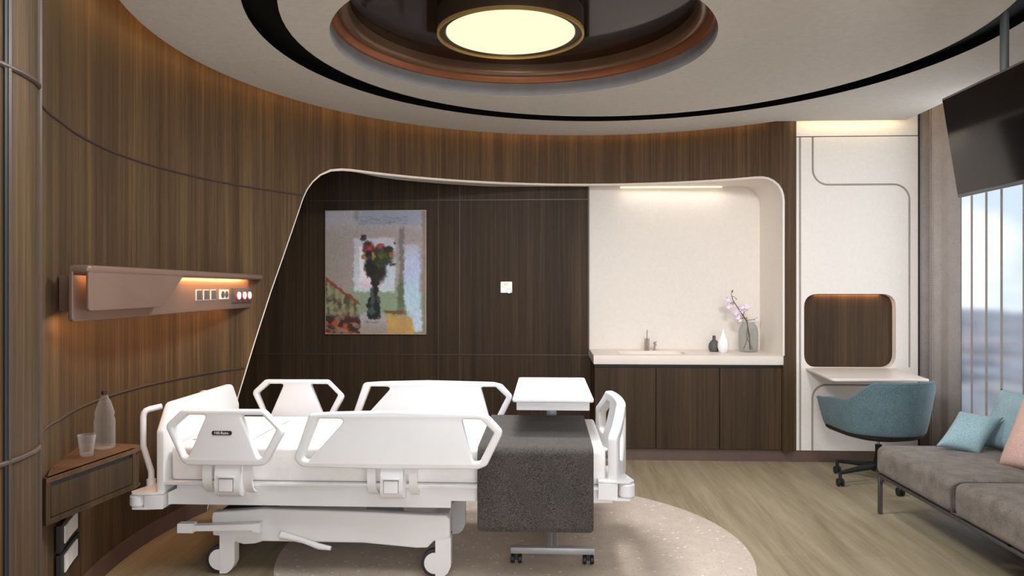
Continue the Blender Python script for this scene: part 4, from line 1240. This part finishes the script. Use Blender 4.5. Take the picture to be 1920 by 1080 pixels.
for xx in (1.998, 2.79):
    for yy in (4.468, 2.06):
        m_ = MB().box(xx - 0.011, xx + 0.011, yy - 0.011, yy + 0.011, 0.0, 0.222, 0.002, 1)
        m_.strip([(xx, yy - 0.009, 0.222), (xx, yy - 0.055, 0.222), (xx, yy - 0.009, 0.185)], (0.008, 0, 0))
        m_.build('leg', 'dark_metal', sf)

def basis(xa, ya):
    xa = Vector(xa).normalized(); ya = Vector(ya); ya = (ya - xa * ya.dot(xa)).normalized(); za = xa.cross(ya)
    return Matrix((xa, ya, za)).transposed()
def skew(xa, ya):
    xa = Vector(xa).normalized(); ya = Vector(ya).normalized(); za = xa.cross(ya).normalized()
    return Matrix((xa, ya, za)).transposed()
cushion('scatter_cushion', 'sky_blue', 0.215, 0.265, 0.10, skew((0.172, -0.093, -0.019), (0.159, 0.052, 0.19)), (2.43, 4.315, 0.52), 'small pale blue cushion nearest the far end of the sofa', 'cushion', 30, 'cushions on the sofa', rest=0.412)
cushion('scatter_cushion', 'sky_blue', 0.44, 0.37, 0.13, basis((0.25, -0.96, -0.02), (0.42, 0.10, 0.90)), (2.69, 4.26, 0.592), 'larger pale blue cushion behind the small blue one', 'cushion', 30, 'cushions on the sofa', rest=0.408)
cushion('scatter_cushion', 'pink', 0.42, 0.40, 0.13, basis((0.30, -0.95, 0.0), (0.42, 0.12, 0.90)), (2.545, 3.82, 0.60), 'dusty pink cushion at the right edge of the picture', 'cushion', 30, 'cushions on the sofa', rest=0.410)

# ------------------------------------------------------------------ television
tv = thing('television', 'flat black television tilted down on a grey ceiling pole', 'television', (2.165, 3.56, 2.62))
tt = Vector((0.083, 0, -0.524)).normalized()
tn = Vector((-tt.z * -1, 0, tt.x))      # facing normal
tn = Vector((-0.9877, 0, -0.1564))
TO = Vector((2.107, 3.995, 2.357))
def TP(u, v, w):
    return TO + Vector((0, -1, 0)) * u + tt * v + tn * w
mb = plate(rrect(0, 0.96, 0, 0.535, 0.006), [], 0.034, 0.004, lambda u, v, w: TP(u, v, -0.017 + w))
mb.build('tv_frame', 'tv_frame', tv)
mb = plate(rrect(0.010, 0.95, 0.012, 0.515, 0.003), [], 0.003, 0.0, lambda u, v, w: TP(u, v, 0.0012 + w))
mb.build('screen', 'tv_glass', tv)
MB().tube([(2.17, 3.565, 2.665), (2.17, 3.565, 2.30), (2.20, 3.565, 2.12)], 0.019, 16).build('pole', 'tv_pole', tv)
mb = plate(rrect(0.30, 0.56, 0.16, 0.36, 0.01), [], 0.02, 0.0, lambda u, v, w: TP(u, v, -0.044 + w))
mb.build('mount_plate', 'dark_metal', tv)

# ------------------------------------------------------------------ curtains and window
def curtain(name, ys, xs, z0, z1, label, mat='curtain', stitches=()):
    t = thing(name, label, 'curtain', (sum(xs) / len(xs), sum(ys) / len(ys), z0))
    n = 6
    pts = []
    for i in range(len(ys) - 1):
        for k in range(n):
            s_ = k / n; e_ = s_ * s_ * (3 - 2 * s_)
            pts.append((xs[i] + (xs[i + 1] - xs[i]) * e_, ys[i] + (ys[i + 1] - ys[i]) * s_))
    pts.append((xs[-1], ys[-1]))
    mb = MB()
    for a, b in zip(pts, pts[1:]):
        mb.add([(a[0], a[1], z0), (b[0], b[1], z0), (b[0], b[1], z1), (a[0], a[1], z1)], [(0, 1, 2, 3)])
    o = mb.build('drape', mat, t, 180)
    s = o.modifiers.new('thickness', 'SOLIDIFY'); s.thickness = 0.012; s.offset = 0
    for (x, y) in stitches:
        m_ = MB()
        z = z0 + 0.02
        while z < z1 - 0.02:
            m_.box(x - 0.0012, x + 0.0012, y - 0.0022, y + 0.0022, z, z + 0.010); z += 0.017
        so_ = m_.build('stitching', 'stitch', t)
    return t
curtain('curtain', [5.85, 5.80, 5.76, 5.70, 5.64, 5.60, 5.54, 5.47, 5.41], [2.885, 2.895, 2.985, 2.925, 3.0, 2.895, 2.93, 2.935, 2.99], 0.012, 2.9,
        'grey taupe curtain hanging between the white desk panel and the window', stitches=[(2.888, 5.79), (2.918, 5.695), (2.888, 5.60)])
curtain('curtain', [4.705, 4.66, 4.60, 4.54, 4.48, 4.42, 4.36, 4.30], [2.985, 2.955, 2.985, 2.955, 2.985, 2.955, 2.985, 2.96], 0.012, 2.9, 'dark taupe curtain edge at the right edge of the picture behind the cushions')
shr = thing('sheer_curtain', 'translucent white pleated sheer hanging in front of the window glass', 'curtain', (3.0, 5.1, 0.012))
mb = MB()
ys = [5.46 - 0.0105 * i for i in range(66)]
for a, b in zip(ys, ys[1:]):
    f_ = lambda y: 3.015 + 0.010 * cos((y - 5.299) / 0.169 * 2 * pi)
    mb.add([(f_(a), a, 0.012), (f_(b), b, 0.012), (f_(b), b, 2.9), (f_(a), a, 2.9)], [(0, 1, 2, 3)])
mb.build('voile', 'sheer', shr, 180)
for y in (5.468, 5.299, 5.128, 4.962):
    MB().box(3.000, 3.003, y - 0.011, y + 0.011, 0.012, 2.9).build('pleat', 'curtain', shr)

# city far below and beyond the window, hazy
mb = MB(); cols = []
rnd = random.Random(8)
def addb(x0, x1, y0, y1, z0, z1, c):
    n0 = len(mb.v); mb.box(x0, x1, y0, y1, z0, z1); cols.extend([c] * (len(mb.v) - n0))
addb(60, 900, -600, 1800, -61, -60, (110, 114, 120))
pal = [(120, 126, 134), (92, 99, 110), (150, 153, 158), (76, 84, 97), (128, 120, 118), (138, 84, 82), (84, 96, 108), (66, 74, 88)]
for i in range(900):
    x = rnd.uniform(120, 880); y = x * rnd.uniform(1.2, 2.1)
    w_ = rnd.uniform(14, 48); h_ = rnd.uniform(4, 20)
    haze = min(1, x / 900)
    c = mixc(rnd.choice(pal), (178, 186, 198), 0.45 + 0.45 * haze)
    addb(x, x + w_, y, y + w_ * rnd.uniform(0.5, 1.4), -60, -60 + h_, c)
me = bpy.data.meshes.new('distant_city'); me.from_pydata(mb.v, [], mb.f)
ca = me.color_attributes.new('paint', 'FLOAT_COLOR', 'POINT')
for i, c in enumerate(cols): ca.data[i].color = rgb(c)
dc = bpy.data.objects.new('distant_city', me); COL.objects.link(dc)
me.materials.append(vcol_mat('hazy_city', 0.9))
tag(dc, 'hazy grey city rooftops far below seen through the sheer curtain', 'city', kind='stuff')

# ------------------------------------------------------------------ world and lamps
wd = bpy.data.worlds.new('sky'); S.world = wd; wd.use_nodes = True
nt = wd.node_tree; nt.nodes.clear()
out = nt.nodes.new('ShaderNodeOutputWorld'); bgn = nt.nodes.new('ShaderNodeBackground')
tc = nt.nodes.new('ShaderNodeTexCoord')
mp = nt.nodes.new('ShaderNodeMapping'); mp.inputs['Scale'].default_value = (5, 5, 9)
nt.links.new(tc.outputs['Generated'], mp.inputs['Vector'])
nz = nt.nodes.new('ShaderNodeTexNoise'); nz.inputs['Scale'].default_value = 1.6; nz.inputs['Detail'].default_value = 5
nt.links.new(mp.outputs['Vector'], nz.inputs['Vector'])
sk = ramp(nt, nz.outputs['Fac'], [(0.34, (206, 222, 238)), (0.50, (253, 253, 255))])
nt.links.new(sk, bgn.inputs['Color'])
bgn.inputs['Strength'].default_value = 1.55
nt.links.new(bgn.outputs[0], out.inputs['Surface'])

def area(name, loc, rot, sx, sy, power, col=(255, 255, 255), spread=180):
    l = bpy.data.lights.new(name, 'AREA'); l.shape = 'RECTANGLE'; l.size = sx; l.size_y = sy
    l.energy = power; l.color = rgb(col)[:3]; l.spread = radians(spread)
    o = bpy.data.objects.new(name, l); COL.objects.link(o)
    o.location = loc; o.rotation_euler = [radians(a) for a in rot]
    return o
# added overhead and rear fill lights, out of view, with no real fixtures
COOL = (243, 247, 255)
area('overhead_fill_light', (0.1, 2.2, 2.60), (0, 0, 0), 2.8, 1.2, 50, COOL)  # added key from above the frame, not an actual ceiling panel
area('room_fill_light', (0.95, -1.6, 1.45), (90, 0, 0), 2.8, 2.4, 125, COOL)
def strip_lamp(name, a, b, direction, width, power, col):
    a, b = Vector(a), Vector(b)
    x = (b - a).normalized(); z = -Vector(direction).normalized(); z = (z - x * z.dot(x)).normalized(); y = z.cross(x)
    o = area(name, (0, 0, 0), (0, 0, 0), (b - a).length, width, power, col)
    m = Matrix((x, y, z)).transposed().to_4x4(); m.translation = (a + b) / 2
    o.matrix_world = m
    return o
AMBER = (255, 186, 124)
strip_lamp('headwall_shelf_led', HP(0.90, 0.035, 1.400), HP(1.93, 0.035, 1.400), (-0.6, 0, -1), 0.012, 2.0, AMBER)
strip_lamp('headwall_inner_led', HP(0.0, 0.022, 1.400), HP(0.6, 0.022, 1.400), (0, 0, -1), 0.012, 0.7, AMBER)
strip_lamp('headwall_under_led', HP(0.0, -0.045, 1.232), HP(1.75, -0.045, 1.232), (-0.35, 0, -1), 0.02, 3.2, AMBER)
strip_lamp('desk_niche_led', (2.10, YP + 0.048, 1.298), (2.60, YP + 0.048, 1.298), (0, 0.35, -1), 0.012, 0.55, AMBER)
# lamp disc light, and added spot fills for bed, niche and desk panel
def spot(name, loc, target, power, angle, blend, col, rad=0.06):
    l = bpy.data.lights.new(name, 'SPOT'); l.energy = power; l.spot_size = radians(angle); l.spot_blend = blend
    l.shadow_soft_size = rad; l.color = rgb(col)[:3]
    o = bpy.data.objects.new(name, l); COL.objects.link(o)
    o.location = loc
    o.rotation_euler = (Vector(target) - Vector(loc)).to_track_quat('-Z', 'Y').to_euler()
    return o
ld = bpy.data.lights.new('lamp_light', 'AREA'); ld.shape = 'DISK'; ld.size = 0.66; ld.energy = 62; ld.color = rgb((248, 249, 252))[:3]
lo_ = bpy.data.objects.new('lamp_light', ld); COL.objects.link(lo_); lo_.location = (LC[0], LC[1], 2.672)
spot('bed_fill_spot', (-0.55, 3.05, 2.61), (-0.70, 3.75, 0.6), 30, 95, 0.8, COOL, 0.2)  # added fill brightening the bed top, no fixture there
spot('niche_fill_spot', (1.0, 3.1, 2.61), (1.1, 6.3, 1.45), 75, 42, 0.9, (252, 250, 248), 0.15)  # unseen spot added to lift the ivory niche
spot('desk_fill_spot', (1.3, 3.0, 2.61), (2.35, 5.77, 0.95), 185, 82, 0.9, (250, 250, 252), 0.2)  # extra spot added to brighten the white desk panel
area('niche_light', (1.1, 6.25, 2.19), (0, 0, 0), 0.9, 0.10, 0.7, (255, 244, 228))
area('window_daylight', (2.93, 5.05, 1.6), (0, 90, 0), 2.4, 0.6, 10, (240, 246, 255))

# ------------------------------------------------------------------ camera
cd = bpy.data.cameras.new('camera'); co_ = bpy.data.objects.new('camera', cd); COL.objects.link(co_)
co_.location = (0, 0, 1.35)
co_.rotation_euler = (radians(90), 0, math.atan(63 / 1371.0))
cd.sensor_width = 36.0; cd.lens = 1371.0 / 1920 * 36
cd.clip_start = 0.05; cd.clip_end = 3000
S.camera = co_
S.view_settings.view_transform = 'Standard'
S.view_settings.look = 'None'
S.view_settings.exposure = 0.0
S.cycles.use_denoising = True
S.cycles.max_bounces = 8
S.cycles.transparent_max_bounces = 16
S.cycles.caustics_reflective = False
S.cycles.caustics_refractive = False
S.cycles.sample_clamp_indirect = 4.0
